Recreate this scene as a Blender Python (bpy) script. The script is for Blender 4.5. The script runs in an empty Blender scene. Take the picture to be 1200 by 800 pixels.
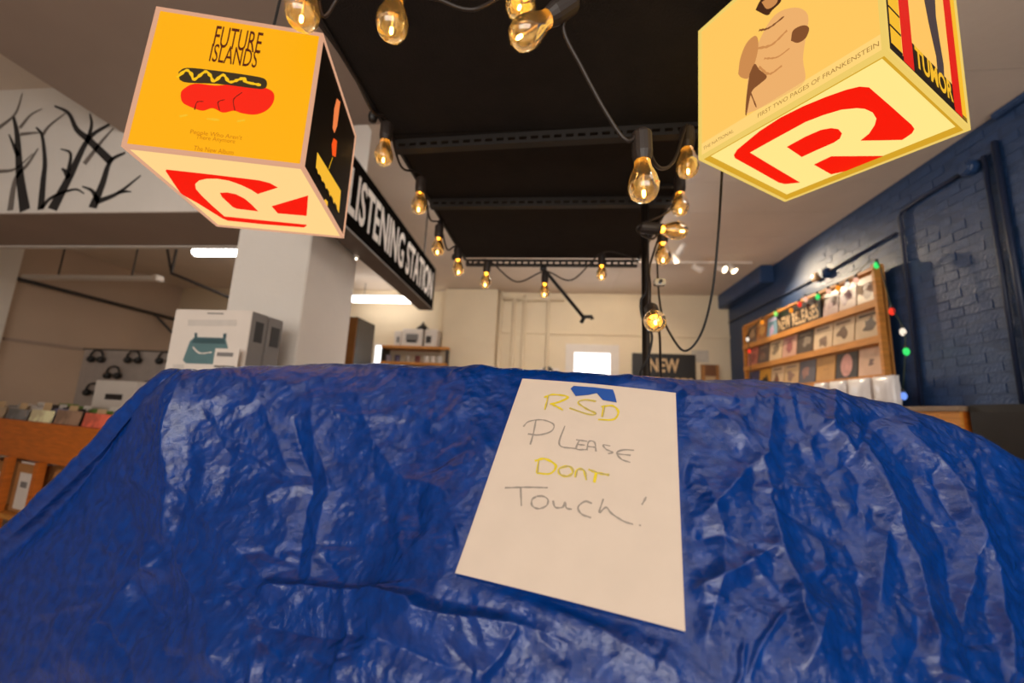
import bpy, bmesh, math, random
import numpy as np
from mathutils import Vector, Matrix
from mathutils.geometry import tessellate_polygon

random.seed(7)
sc = bpy.context.scene
COL = sc.collection
H = 1.25                     # eye height; coordinates below are given relative to the eye

# ------------------------------------------------------------------ camera
FPX = 472.9
yaw, pitch, roll = (math.radians(a) for a in (-6.593, 9.560, 2.693))
_b = np.array([[1, 0, 0], [0, 0, -1], [0, 1, 0]], float)
_ry = np.array([[math.cos(yaw), 0, -math.sin(yaw)], [0, 1, 0], [math.sin(yaw), 0, math.cos(yaw)]])
_rp = np.array([[1, 0, 0], [0, math.cos(pitch), math.sin(pitch)], [0, -math.sin(pitch), math.cos(pitch)]])
_rr = np.array([[math.cos(roll), -math.sin(roll), 0], [math.sin(roll), math.cos(roll), 0], [0, 0, 1]])
CM = _rr @ _rp @ _ry @ _b    # rows: right, down, forward
cam_d = bpy.data.cameras.new('camera')
cam = bpy.data.objects.new('camera', cam_d)
COL.objects.link(cam)
cam.matrix_world = Matrix(((CM[0][0], -CM[1][0], -CM[2][0], 0), (CM[0][1], -CM[1][1], -CM[2][1], 0),
                           (CM[0][2], -CM[1][2], -CM[2][2], H), (0, 0, 0, 1)))
cam_d.sensor_width = 36
cam_d.sensor_fit = 'HORIZONTAL'
cam_d.lens = FPX / 1200 * 36
cam_d.clip_start = 0.02
cam_d.dof.use_dof = True
cam_d.dof.focus_distance = 0.62
cam_d.dof.aperture_fstop = 2.8
sc.camera = cam

# ------------------------------------------------------------------ world, daylight, exposure
w = bpy.data.worlds.new('world')
sc.world = w
w.use_nodes = True
w.node_tree.nodes['Background'].inputs[0].default_value = (0.75, 0.85, 1, 1)
w.node_tree.nodes['Background'].inputs[1].default_value = 1.0
sc.view_settings.view_transform = 'Standard'
sc.view_settings.look = 'None'
sc.view_settings.exposure = 0.0
sc.view_settings.gamma = 1.0
sc.view_settings.use_curve_mapping = False


def area_light(name, loc, target, sx, sy, power, color):
    d = bpy.data.lights.new(name, 'AREA')
    d.shape = 'RECTANGLE'
    d.size, d.size_y, d.energy, d.color = sx, sy, power, color
    o = bpy.data.objects.new(name, d)
    COL.objects.link(o)
    o.location = (loc[0], loc[1], loc[2] + H)
    v = Vector(target) - Vector(loc)
    o.rotation_euler = v.to_track_quat('-Z', 'Y').to_euler()
    return o


# daylight entering through the shop window behind the viewer
area_light('daylight_shop_window', (.25, -3.44, 0.55), (.25, 0, 0.45), 5.2, 2.1, 175, (1.0, 0.90, 0.78))
# daylight entering through the small windows in the back wall
area_light('daylight_back_window', (0.64, 7.5, 0.85), (0.64, 0, 0.6), 0.7, 0.7, 8, (0.95, 0.97, 1.0))


# ------------------------------------------------------------------ helpers
def ray(px, py):
    return CM.T @ np.array([(px - 600) / FPX, (py - 400) / FPX, 1.0])


def at(px, py, ax, v):
    """the point of the place seen at pixel (px, py) on the plane where axis ax equals v"""
    d = ray(px, py)
    return Vector(d * (v / d[ax]))


def dep(px, py, dist):
    return Vector(ray(px, py) * dist)


def on_plane(px, py, p0, n):
    d = Vector(ray(px, py))
    return d * (n.dot(p0) / n.dot(d))


def project(P):
    c = P @ CM.T
    return 600 + FPX * c[:, 0] / c[:, 2], 400 + FPX * c[:, 1] / c[:, 2]


def lin(r, g, b):
    def f(c):
        c /= 255.0
        return c / 12.92 if c <= 0.04045 else ((c + 0.055) / 1.055) ** 2.4
    return (f(r), f(g), f(b), 1)


MATS = {}


def mat(name, col, rough=0.6, metal=0.0, var=0.08, scale=8.0, bump=0.0, bscale=60.0, emit=None, estr=0.0, coat=0.0, spec=0.5,
        stretch=None, col2=None):
    if name in MATS:
        return MATS[name]
    m = bpy.data.materials.new(name)
    m.use_nodes = True
    nt = m.node_tree
    b = nt.nodes['Principled BSDF']
    c = lin(*col) if max(col) > 1 else tuple(col) + (1,)
    b.inputs['Roughness'].default_value = rough
    b.inputs['Metallic'].default_value = metal
    b.inputs['Specular IOR Level'].default_value = spec
    if coat:
        b.inputs['Coat Weight'].default_value = coat
        b.inputs['Coat Roughness'].default_value = 0.15
    tc = nt.nodes.new('ShaderNodeTexCoord')
    mp = nt.nodes.new('ShaderNodeMapping')
    nt.links.new(tc.outputs['Object'], mp.inputs[0])
    if stretch:
        mp.inputs['Scale'].default_value = stretch
    n = nt.nodes.new('ShaderNodeTexNoise')
    n.inputs['Scale'].default_value = scale
    n.inputs['Detail'].default_value = 4
    nt.links.new(mp.outputs[0], n.inputs['Vector'])
    r = nt.nodes.new('ShaderNodeValToRGB')
    lo = tuple(x * (1 - var) for x in c[:3]) + (1,)
    hi = tuple(min(1, x * (1 + var)) for x in c[:3]) + (1,)
    if col2:
        lo, hi = c, lin(*col2)
    r.color_ramp.elements[0].color, r.color_ramp.elements[1].color = lo, hi
    r.color_ramp.elements[0].position, r.color_ramp.elements[1].position = (0.3, 0.7) if not col2 else (0.44, 0.56)
    nt.links.new(n.outputs['Fac'], r.inputs[0])
    nt.links.new(r.outputs[0], b.inputs['Base Color'])
    if bump:
        n2 = nt.nodes.new('ShaderNodeTexNoise')
        n2.inputs['Scale'].default_value = bscale
        n2.inputs['Detail'].default_value = 5
        nt.links.new(mp.outputs[0], n2.inputs['Vector'])
        bp = nt.nodes.new('ShaderNodeBump')
        bp.inputs['Strength'].default_value = bump
        bp.inputs['Distance'].default_value = 0.01
        nt.links.new(n2.outputs['Fac'], bp.inputs['Height'])
        nt.links.new(bp.outputs[0], b.inputs['Normal'])
    if emit:
        b.inputs['Emission Color'].default_value = lin(*emit)
        b.inputs['Emission Strength'].default_value = estr
    MATS[name] = m
    return m


def emis(name, col, s=1.0):
    """a backlit or glowing surface"""
    if name in MATS:
        return MATS[name]
    m = mat(name, (4, 4, 4), 0.6, var=0.0, spec=0.1)
    b = m.node_tree.nodes['Principled BSDF']
    b.inputs['Emission Color'].default_value = lin(*col)
    b.inputs['Emission Strength'].default_value = s
    return m


def glassy(name, tint, gloss=0.12, glow=0.0):
    if name in MATS:
        return MATS[name]
    m = bpy.data.materials.new(name)
    m.use_nodes = True
    nt = m.node_tree
    nt.nodes.clear()
    out = nt.nodes.new('ShaderNodeOutputMaterial')
    mix = nt.nodes.new('ShaderNodeMixShader')
    t = nt.nodes.new('ShaderNodeBsdfTransparent')
    t.inputs[0].default_value = tuple(tint) + (1,)
    g = nt.nodes.new('ShaderNodeBsdfGlossy')
    g.inputs['Roughness'].default_value = 0.04
    fr = nt.nodes.new('ShaderNodeFresnel')
    fr.inputs[0].default_value = 1.5
    ma = nt.nodes.new('ShaderNodeMath')
    ma.operation = 'ADD'
    ma.inputs[1].default_value = gloss
    ns = nt.nodes.new('ShaderNodeTexNoise')
    ns.inputs['Scale'].default_value = 30
    mm = nt.nodes.new('ShaderNodeMath')
    mm.operation = 'MULTIPLY'
    mm.inputs[1].default_value = 0.05
    ad = nt.nodes.new('ShaderNodeMath')
    ad.operation = 'ADD'
    nt.links.new(fr.outputs[0], ma.inputs[0])
    nt.links.new(ns.outputs['Fac'], mm.inputs[0])
    nt.links.new(ma.outputs[0], ad.inputs[0])
    nt.links.new(mm.outputs[0], ad.inputs[1])
    nt.links.new(ad.outputs[0], mix.inputs[0])
    nt.links.new(t.outputs[0], mix.inputs[1])
    nt.links.new(g.outputs[0], mix.inputs[2])
    last = mix.outputs[0]
    if glow:
        tr = nt.nodes.new('ShaderNodeBsdfTranslucent')
        tr.inputs[0].default_value = tuple(tint) + (1,)
        mx2 = nt.nodes.new('ShaderNodeMixShader')
        mx2.inputs[0].default_value = glow
        nt.links.new(last, mx2.inputs[1])
        nt.links.new(tr.outputs[0], mx2.inputs[2])
        last = mx2.outputs[0]
    nt.links.new(last, out.inputs[0])
    MATS[name] = m
    return m


class MB:
    """collects shapes for ONE mesh object"""

    def __init__(self):
        self.v, self.f = [], []

    def add(self, vs, fs):
        b = len(self.v)
        self.v += [tuple(x) for x in vs]
        self.f += [tuple(i + b for i in t) for t in fs]
        return self

    def box(self, a, b):
        x0, y0, z0 = a
        x1, y1, z1 = b
        return self.add([(x0, y0, z0), (x1, y0, z0), (x1, y1, z0), (x0, y1, z0), (x0, y0, z1), (x1, y0, z1), (x1, y1, z1), (x0, y1, z1)],
                        [(3, 2, 1, 0), (4, 5, 6, 7), (0, 1, 5, 4), (1, 2, 6, 5), (2, 3, 7, 6), (3, 0, 4, 7)])

    def hexa(self, p):
        return self.add(p, [(3, 2, 1, 0), (4, 5, 6, 7), (0, 1, 5, 4), (1, 2, 6, 5), (2, 3, 7, 6), (3, 0, 4, 7)])

    def tube(self, pts, r, n=8, cap=True):
        pts = [Vector(p) for p in pts]
        rs = r if isinstance(r, (list, tuple)) else [r] * len(pts)
        up = Vector((0.13, 0.21, 0.97))
        vs, fs = [], []
        t0 = (pts[1] - pts[0]).normalized()
        if abs(t0.dot(up)) > 0.95:
            up = Vector((1, 0.1, 0))
        nrm = (up - t0 * up.dot(t0)).normalized()
        for i, p in enumerate(pts):
            t = (pts[min(i + 1, len(pts) - 1)] - pts[max(i - 1, 0)])
            t = t.normalized() if t.length > 1e-9 else t0
            nrm = (nrm - t * nrm.dot(t)).normalized()
            bn = t.cross(nrm)
            for k in range(n):
                a = 2 * math.pi * k / n
                vs.append(p + (nrm * math.cos(a) + bn * math.sin(a)) * rs[i])
        for i in range(len(pts) - 1):
            for k in range(n):
                k2 = (k + 1) % n
                fs.append((i * n + k, i * n + k2, (i + 1) * n + k2, (i + 1) * n + k))
        if cap:
            fs.append(tuple(range(n))[::-1])
            fs.append(tuple(range((len(pts) - 1) * n, len(pts) * n)))
        return self.add(vs, fs)

    def lathe(self, prof, o=(0, 0, 0), axis=(0, 0, 1), n=20):
        o, ax = Vector(o), Vector(axis).normalized()
        q = Vector((1, 0, 0)) if abs(ax.x) < 0.9 else Vector((0, 1, 0))
        u = (q - ax * q.dot(ax)).normalized()
        v = ax.cross(u)
        vs, fs = [], []
        for r, z in prof:
            for k in range(n):
                a = 2 * math.pi * k / n
                vs.append(o + ax * z + (u * math.cos(a) + v * math.sin(a)) * max(r, 1e-5))
        for i in range(len(prof) - 1):
            for k in range(n):
                k2 = (k + 1) % n
                fs.append((i * n + k, i * n + k2, (i + 1) * n + k2, (i + 1) * n + k))
        return self.add(vs, fs)

    def poly(self, pts2, frame, th=0.0006):
        """a flat outline (may be concave) extruded along the frame's normal; frame = (origin, ux, uy, un)"""
        o, ux, uy, un = frame
        tri = tessellate_polygon([[Vector((x, y, 0)) for x, y in pts2]])
        n = len(pts2)
        vs = [o + ux * x + uy * y for x, y in pts2] + [o + ux * x + uy * y + un * th for x, y in pts2]
        area = sum(pts2[i][0] * pts2[(i + 1) % n][1] - pts2[(i + 1) % n][0] * pts2[i][1] for i in range(n))
        fs = []
        for t in tri:
            a, b, c = t
            s = (pts2[b][0] - pts2[a][0]) * (pts2[c][1] - pts2[a][1]) - (pts2[c][0] - pts2[a][0]) * (pts2[b][1] - pts2[a][1])
            if s < 0:
                a, b, c = a, c, b
            fs.append((a + n, b + n, c + n))
            fs.append((c, b, a))
        for i in range(n):
            j = (i + 1) % n
            fs.append((i, j, j + n, i + n) if area > 0 else (j, i, i + n, j + n))
        return self.add(vs, fs)

    def ribbon(self, pts2, wd, frame, lift=0.0004, taper=False):
        """a flat pen stroke along a 2-D line in the frame"""
        o, ux, uy, un = frame
        P = smooth2(pts2)
        n = len(P)
        vs, fs = [], []
        for i, (x, y) in enumerate(P):
            x0, y0 = P[max(i - 1, 0)]
            x1, y1 = P[min(i + 1, n - 1)]
            tx, ty = x1 - x0, y1 - y0
            l = math.hypot(tx, ty) or 1
            f = i / max(1, n - 1)
            k = wd * (1 - 0.75 * f if taper else 0.75 + 0.25 * math.sin(f * 9 + x * 700)) / 2
            nx, ny = -ty / l * k, tx / l * k
            vs.append(o + ux * (x + nx) + uy * (y + ny) + un * lift)
            vs.append(o + ux * (x - nx) + uy * (y - ny) + un * lift)
        for i in range(n - 1):
            fs.append((2 * i, 2 * i + 1, 2 * i + 3, 2 * i + 2))
        return self.add(vs, fs)

    def build(self, name, m, parent=None, bevel=0.0, smooth=False, kind=None, local=False):
        """links the collected shapes as one object; parts keep the origin of their thing"""
        V = np.array(self.v, float)
        if local:
            org = Vector((0, 0, 0))
        elif parent is not None:
            org = parent_origin(parent)
        else:
            lo, hi = V.min(0), V.max(0)
            org = Vector(((lo[0] + hi[0]) / 2, (lo[1] + hi[1]) / 2, lo[2] + 0.0))
        me = bpy.data.meshes.new(name)
        me.from_pydata([tuple(Vector(p) - org) for p in self.v], [], self.f)
        if bevel:
            bm = bmesh.new()
            bm.from_mesh(me)
            bmesh.ops.remove_doubles(bm, verts=bm.verts, dist=1e-6)
            ed = [e for e in bm.edges if len(e.link_faces) == 2 and e.calc_face_angle(0) > 0.5]
            bmesh.ops.bevel(bm, geom=ed, offset=bevel, segments=2, affect='EDGES', clamp_overlap=True)
            bm.to_mesh(me)
            bm.free()
        if smooth:
            for p in me.polygons:
                p.use_smooth = True
        me.materials.append(m)
        o = bpy.data.objects.new(name, me)
        COL.objects.link(o)
        if parent is not None:
            o.parent = parent
        elif not local:
            o.location = org + Vector((0, 0, H))
        if kind:
            o['kind'] = kind
        return o


ORG = {}


def parent_origin(p):
    while p is not None:
        if p.name in ORG:
            return ORG[p.name]
        if p.parent is None:
            return Vector(p.location) - Vector((0, 0, H))
        p = p.parent


def smooth2(P, k=6):
    if len(P) < 3:
        return [(P[0][0] + (P[1][0] - P[0][0]) * i / 5, P[0][1] + (P[1][1] - P[0][1]) * i / 5) for i in range(6)]
    return [(q.x, q.y) for q in catmull([Vector((x, y, 0)) for x, y in P], k)]


def catmull(P, k=8):
    P = [Vector(p) for p in P]
    Q = [P[0] * 2 - P[1]] + P + [P[-1] * 2 - P[-2]]
    out = []
    for i in range(1, len(Q) - 2):
        p0, p1, p2, p3 = Q[i - 1], Q[i], Q[i + 1], Q[i + 2]
        for j in range(k):
            t = j / k
            out.append(0.5 * ((2 * p1) + (p2 - p0) * t + (2 * p0 - 5 * p1 + 4 * p2 - p3) * t * t + (3 * p1 - p0 - 3 * p2 + p3) * t ** 3))
    out.append(P[-1])
    return out


def tag(o, label, cat, group=None):
    o['label'], o['category'] = label, cat
    if group:
        o['group'] = group
    return o


def thing(name, label, cat, loc, group=None):
    o = bpy.data.objects.new(name, None)
    o.empty_display_size = 0.05
    COL.objects.link(o)
    o.location = (loc[0], loc[1], loc[2] + H)
    return tag(o, label, cat, group)


def copy_tree(o, parent=None):
    c = o.copy()
    COL.objects.link(c)
    if parent is not None:
        c.parent = parent
    for ch in list(o.children):
        copy_tree(ch, c)
    return c


def text_mb(txt, frame, x, y, wdt, hgt, th=0.0006, bold=0.0, shear=0.0):
    """lettering fitted into a box (lower left x, y) in a frame"""
    cu = bpy.data.curves.new('lettering', 'FONT')
    cu.body = txt
    cu.offset = bold
    cu.shear = shear
    cu.resolution_u = 3
    ob = bpy.data.objects.new('lettering', cu)
    me = bpy.data.meshes.new_from_object(ob)
    V = [(v.co.x, v.co.y) for v in me.vertices]
    F = [tuple(p.vertices) for p in me.polygons]
    bpy.data.objects.remove(ob)
    bpy.data.curves.remove(cu)
    bpy.data.meshes.remove(me)
    xs, ys = [p[0] for p in V], [p[1] for p in V]
    sx, sy = wdt / (max(xs) - min(xs)), hgt / (max(ys) - min(ys))
    o, ux, uy, un = frame
    mb = MB()
    mb.add([o + ux * (x + (a - min(xs)) * sx) + uy * (y + (b - min(ys)) * sy) + un * th for a, b in V], F)
    return mb


# ------------------------------------------------------------------ materials of the place
M_white = mat('painted_plaster_white', (232, 226, 218), 0.75, var=0.04, scale=2, bump=0.15, bscale=40)
M_cream = mat('painted_wall_cream', (226, 208, 178), 0.8, var=0.05, scale=1.5, bump=0.3, bscale=25)
M_ceil = mat('ceiling_paint', (222, 208, 194), 0.85, var=0.06, scale=1.2, bump=0.2, bscale=20)
M_soff = mat('bulkhead_soffit_tone', (168, 150, 138), 0.85, var=0.04, scale=2)
M_floor = mat('floor_concrete', (176, 154, 132), 0.5, var=0.15, scale=3)
M_leftw = mat('left_room_paint', (194, 172, 152), 0.85, var=0.05, scale=1.0, bump=0.2, bscale=15)
M_wood = mat('pine_wood', (206, 138, 62), 0.5, var=0.18, scale=6, stretch=(1, 1, 12))
M_woodh = mat('pine_wood_board', (206, 138, 62), 0.5, var=0.18, scale=5, stretch=(12, 1, 14))
M_bin = mat('orange_stained_wood', (196, 104, 30), 0.45, var=0.2, scale=5, stretch=(1.5, 1.5, 14))
M_black = mat('black_paint', (18, 16, 16), 0.45, var=0.1)
M_blackpanel = mat('black_felt_panel', (26, 21, 19), 0.9, var=0.25, scale=14, bump=0.3, bscale=200)
M_blackmetal = mat('black_metal', (38, 36, 36), 0.4, metal=0.4, var=0.1)
M_rubber = mat('brown_black_rubber', (46, 38, 34), 0.5, var=0.1)
M_card = mat('white_card', (226, 216, 206), 0.6, var=0.03)
M_cardboard = mat('cardboard', (172, 118, 66), 0.8, var=0.1)
M_kraft = mat('pale_kraft', (205, 172, 130), 0.7, var=0.06)
M_grey = mat('grey_print', (128, 124, 122), 0.6, var=0.05)
M_dark = mat('dark_print', (52, 46, 44), 0.5, var=0.1)
M_chrome = mat('brushed_steel', (170, 170, 172), 0.25, metal=0.9, var=0.05)


def blue_wall():
    m = bpy.data.materials.new('blue_painted_brick')
    m.use_nodes = True
    nt = m.node_tree
    b = nt.nodes['Principled BSDF']
    b.inputs['Roughness'].default_value = 0.42
    tc = nt.nodes.new('ShaderNodeTexCoord')
    mp = nt.nodes.new('ShaderNodeMapping')
    mp.inputs['Rotation'].default_value = (math.radians(90), 0, math.radians(90))
    nt.links.new(tc.outputs['Object'], mp.inputs[0])
    br = nt.nodes.new('ShaderNodeTexBrick')
    br.inputs['Scale'].default_value = 1.0
    br.inputs['Brick Width'].default_value = 0.215
    br.inputs['Row Height'].default_value = 0.075
    br.inputs['Mortar Size'].default_value = 0.006
    br.inputs['Color1'].default_value = lin(32, 60, 102)
    br.inputs['Color2'].default_value = lin(38, 66, 108)
    br.inputs['Mortar'].default_value = lin(28, 54, 92)
    nt.links.new(mp.outputs[0], br.inputs[0])
    ns = nt.nodes.new('ShaderNodeTexNoise')
    ns.inputs['Scale'].default_value = 3
    ns.inputs['Detail'].default_value = 6
    nt.links.new(tc.outputs['Object'], ns.inputs[0])
    mx = nt.nodes.new('ShaderNodeMix')
    mx.data_type = 'RGBA'
    mx.blend_type = 'MULTIPLY'
    mx.inputs[0].default_value = 0.5
    nt.links.new(br.outputs[0], mx.inputs[6])
    nt.links.new(ns.outputs['Color'], mx.inputs[7])
    nt.links.new(br.outputs[0], b.inputs['Base Color'])
    ns2 = nt.nodes.new('ShaderNodeTexNoise')
    ns2.inputs['Scale'].default_value = 45
    nt.links.new(tc.outputs['Object'], ns2.inputs[0])
    ad = nt.nodes.new('ShaderNodeMath')
    ad.operation = 'MULTIPLY_ADD'
    ad.inputs[1].default_value = 0.35
    nt.links.new(ns2.outputs['Fac'], ad.inputs[0])
    inv = nt.nodes.new('ShaderNodeMath')
    inv.operation = 'SUBTRACT'
    inv.inputs[0].default_value = 1
    nt.links.new(br.outputs['Fac'], inv.inputs[1])
    nt.links.new(inv.outputs[0], ad.inputs[2])
    bp = nt.nodes.new('ShaderNodeBump')
    bp.inputs['Strength'].default_value = 0.5
    bp.inputs['Distance'].default_value = 0.012
    nt.links.new(ad.outputs[0], bp.inputs['Height'])
    nt.links.new(bp.outputs[0], b.inputs['Normal'])
    MATS['blue'] = m
    return m


M_blue = blue_wall()
M_conduit = mat('dark_blue_conduit_paint', (24, 38, 66), .5, var=.1)
M_bluepaint = mat('blue_gloss_paint', (35, 63, 105), 0.4, var=0.12, scale=7, bump=0.5, bscale=50)

# ------------------------------------------------------------------ room shell
XR, YB, ZC, ZF = 3.10, 7.60, 2.26, -H
XL, YF = -8.10, -3.50
ZB, YH = 1.86, 2.33          # underside of the bulkhead; front of the header wall
XS0, XS1 = -3.20, -1.22


def struct(name, mb, m, parent=None, **k):
    return mb.build(name, m, parent, kind='structure' if parent is None else None, **k)


struct('floor', MB().box((XL - .2, YF - .2, ZF - .1), (XR + .2, YB + .2, ZF)), M_floor)
ceiling = struct('ceiling', MB().box((XL - .2, YF - .2, ZC + .012), (XR + .2, YB + .2, ZC + .15)), M_ceil)
# plasterboard sheets with open joints, those that can be seen between canopy and blue wall
yy = 1.3
k = 0
while yy < YB - .02:
    y1 = min(yy + 0.62, YB)
    for (xa, xb) in ((-1.18, 0.96), (0.966, XR)):
        MB().box((xa, yy, ZC), (xb, y1 - .006, ZC + .014)).build('ceiling_board', M_ceil, ceiling)
    yy = y1
wall_right = struct('wall_right', MB().box((XR, YF, ZF), (XR + .15, YB, ZC + .012)), M_blue)
wall_back = struct('wall_back', MB().box((XL, YB, ZF), (XR + .15, YB + .15, ZC + .012)), M_cream)
wall_left = struct('wall_left', MB().box((XL - .15, YF, ZF), (XL, YB, ZC + .012)), M_leftw)
# front wall with the shop window behind the viewer
fw = MB()
fw.box((XL, YF - .15, ZF), (XR, YF, -.5)).box((XL, YF - .15, 1.6), (XR, YF, ZC + .012))
fw.box((XL, YF - .15, -.5), (-2.4, YF, 1.6)).box((2.9, YF - .15, -.5), (XR, YF, 1.6))
struct('wall_front', fw, M_white)
struct('ceiling_bulkhead', MB().box((XS0, YF, ZB), (XS1, YH, ZC + .012)), M_soff)
header = struct('wall_header', MB().box((XL, YH, 1.24), (-1.62, 2.92, ZC + .012)), M_white)
MB().box((XL, YH + .002, 1.232), (-2.15, 2.94, 1.241)).build('shade_tone_soffit', M_soff, header)  # shade on the header's underside put into a darker colour
MB().box((XL, 2.90, 1.222), (-2.15, 2.95, 1.245)).build('soffit_bead', M_white, header)
struct('column', MB().box((-2.14, YH - .003, ZF), (-1.617, 2.923, ZC + .012)), M_white, bevel=.006)
# nearer strip of the left wall
struct('wall_left_pilaster', MB().box((XL, 4.3, ZF), (XL + .14, 4.9, ZC)), M_white)
struct('wall_back_pilaster', MB().box((-2.2, YB - .22, ZF), (-1.17, YB, ZC)), M_cream, bevel=.01)

# bricks of the blue wall, where the picture shows them singly
bk = MB().box((-.003, -.1052, -.0352), (.004, .1052, .0352))
bm0 = bk.build('brick', M_bluepaint, wall_right, bevel=.003, local=True)
base = parent_origin(wall_right)
first = True
row = 0
z = .155
while z < ZC - .04:
    y = 2.62 + (0.1075 if row % 2 else 0)
    while y < (3.98 if z < 1.60 else 5.0):
        b_ = bm0 if first else bm0.copy()
        if not first:
            COL.objects.link(b_)
        first = False
        b_.location = Vector((XR + random.uniform(-.002, .003), y + random.uniform(-.002, .002), z)) - base
        b_.rotation_euler = (random.uniform(-.01, .01), random.uniform(-.015, .015), random.uniform(-.012, .012))
        y += .215
    z += .075
    row += 1

# boxed-in beam, wall conduits
struct('trim_1', MB().box((2.92, 6.0, 2.0), (XR, YB, ZC)), M_bluepaint, bevel=.012)
struct('trim_2', MB().box((3.05, -1.0, ZC - .05), (XR, 2.95, ZC)), M_bluepaint, bevel=.01)


def conduit(name, pts, r, m, label):
    o = MB().tube(pts, r, 8).build(name, m, smooth=True)
    return tag(o, label, 'pipe')


XC = XR - .024
conduit('wall_conduit', [(XC, 3.81, .02), (XC, 3.81, 1.90), (XC, 3.78, 1.94), (XC, 3.62, 1.955), (XC, 3.2, 1.965)], .015, M_conduit,
        'blue painted conduit rising beside the record display and bending to the round box')
conduit('wall_conduit', [(XC, 3.86, 1.77), (XC, 4.9, 1.735), (XC, 6.0, 1.735), (XC, 7.55, 1.74)], .012, M_conduit,
        'long level blue conduit on brick wall above the record display')
conduit('wall_conduit', [(XC - .0, 2.97, .18), (XC - .0, 2.97, 2.06)], .018, M_conduit,
        'thick upright blue pipe on the brick wall, nearer of the two by the frame edge')
conduit('wall_conduit', [(XC - .0, 3.06, .18), (XC - .0, 3.05, 2.0)], .014, M_conduit,
        'thinner upright blue pipe just behind the thick upright one')
for nm, lb, y, zz, m in (('junction_box', 'round blue junction box ending the bent conduit', 3.15, 1.965, M_bluepaint),
                         ('junction_box', 'small blue junction box on the level conduit above the display', 4.86, 1.735, M_bluepaint)):
    t = thing(nm, lb, 'junction box', (XR, y, zz))
    MB().lathe([(0, -.07), (.05, -.07), (.056, -.06), (.056, 0), (0, 0)], (XR, y, zz), (1, 0, 0), 14).build('body', m, t, smooth=False)
    MB().lathe([(0, -.082), (.036, -.082), (.04, -.07), (0, -.07)], (XR, y, zz), (1, 0, 0), 12).build('cover', m, t)
t = thing('wall_clip', 'pale clip on the level conduit beside the small junction box', 'clip', (XR, 5.02, 1.72))
MB().box((XR - .06, 4.98, 1.70), (XR, 5.08, 1.79)).build('body', M_kraft, t, bevel=.01)
MB().lathe([(0, 0), (.015, 0), (.015, .012), (0, .012)], (XR - .06, 5.03, 1.745), (-1, 0, 0), 10).build('screw', M_chrome, t)

# ------------------------------------------------------------------ back wall
struct('trim_3', MB().box((-1.17, YB - .03, 1.45), (XR, YB, 1.49)), M_cream)
for i, (x, z0, z1) in enumerate(((-1.12, ZF, ZC), (-.86, ZF, 2.15), (-.66, ZF, 2.2))):
    o = MB().tube([(x, YB - .05, z0), (x, YB - .05, z1)], .035, 8).build('wall_pipe', M_cream, smooth=True)
    tag(o, ['cream pipe in the corner of the back wall pilaster', 'cream upright pipe, middle of three on the back wall',
            'cream upright pipe, third from the pilaster on the back wall'][i], 'pipe')
o = MB().tube([(-1.10, YB - .05, 2.12), (.1, YB - .05, 2.12)], .035, 8).build('wall_pipe', M_cream, smooth=True)
tag(o, 'cream level pipe high on the back wall', 'pipe')
for x in (-.2, ):
    o = MB().tube([(x, YB - .04, .3), (x, YB - .04, 2.1)], .03, 8).build('wall_pipe', M_cream, smooth=True)
    tag(o, 'cream upright pipe nearest the bright back window', 'pipe')


def window(name, x0, x1, z0, z1, m):
    fr = MB()
    t_ = .16 if x1 - x0 > .5 else .03
    fr.box((x0, YB - .04, z0), (x0 + t_, YB, z1)).box((x1 - t_, YB - .04, z0), (x1, YB, z1))
    fr.box((x0 + t_, YB - .04, z1 - t_), (x1 - t_, YB, z1)).box((x0 + t_, YB - .04, z0), (x1 - t_, YB, z0 + t_))
    o = struct(name, fr, M_card)
    MB().box((x0 + t_, YB - .02, z0 + t_), (x1 - t_, YB - .004, z1 - t_)).build('pane', m, o)
    MB().box((x0 - .04, YB - .09, z0 - .05), (x1 + .04, YB, z0)).build('window_sill', M_card, o)
    return o


M_pane = emis('bright_daylight_pane', (255, 255, 255), 2.2)
window('window_1', .15, 1.13, .18, 1.27, M_pane)
window('window_2', -3.62, -3.38, -.2, 1.16, M_pane)

# NEW RELEASES sign on the back wall
SY = YB - .06
p0, p1 = at(741, 415, 1, SY), at(815, 415, 1, SY)
t = thing('shop_sign', 'black sign reading NEW RELEASES on the back wall beside the bright window', 'sign', (1.93, SY, .3))
MB().box((p0.x, SY, .30), (p1.x, SY + .05, 1.13)).build('board', M_black, t, bevel=.004)
fr = (Vector((p0.x, SY, 0)), Vector((1, 0, 0)), Vector((0, 0, 1)), Vector((0, -1, 0)))
W_ = p1.x - p0.x
text_mb('NEW', fr, W_ * .27, .79, W_ * .47, .25, .004, .025).build('lettering', M_kraft, t)
text_mb('RELEASES', fr, W_ * .04, .43, W_ * .92, .27, .004, .025).build('lettering', M_kraft, t)
# wooden easel-like frame and picture by it
a, b = at(822, 427, 1, YB - .08), at(842, 427, 1, YB - .08)
t = thing('wooden_frame', 'small brown wooden frame standing beside the NEW RELEASES sign', 'frame', ((a.x + b.x) / 2, YB - .08, .3))
MB().box((a.x, YB - .1, .3), (a.x + .05, YB - .04, a.z)).build('stile', M_cardboard, t)
MB().box((b.x - .05, YB - .1, .3), (b.x, YB - .04, a.z)).build('stile', M_cardboard, t)
MB().box((a.x + .05, YB - .1, a.z - .2), (b.x - .05, YB - .04, a.z)).build('rail', mat('walnut', (118, 74, 42), .5), t)
MB().box((a.x + .05, YB - .07, .3), (b.x - .05, YB - .05, a.z - .2)).build('panel', M_kraft, t)
o = MB().box((2.42, YB - .012, 1.0), (2.72, YB - .002, 1.22)).build('wall_notice', mat('grey_paper', (196, 186, 172), .8))
tag(o, 'pale grey notice on the back wall above the brown frame', 'paper')
a, b = at(633, 432, 1, YB - .05), at(655, 446, 1, YB - .05)
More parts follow.
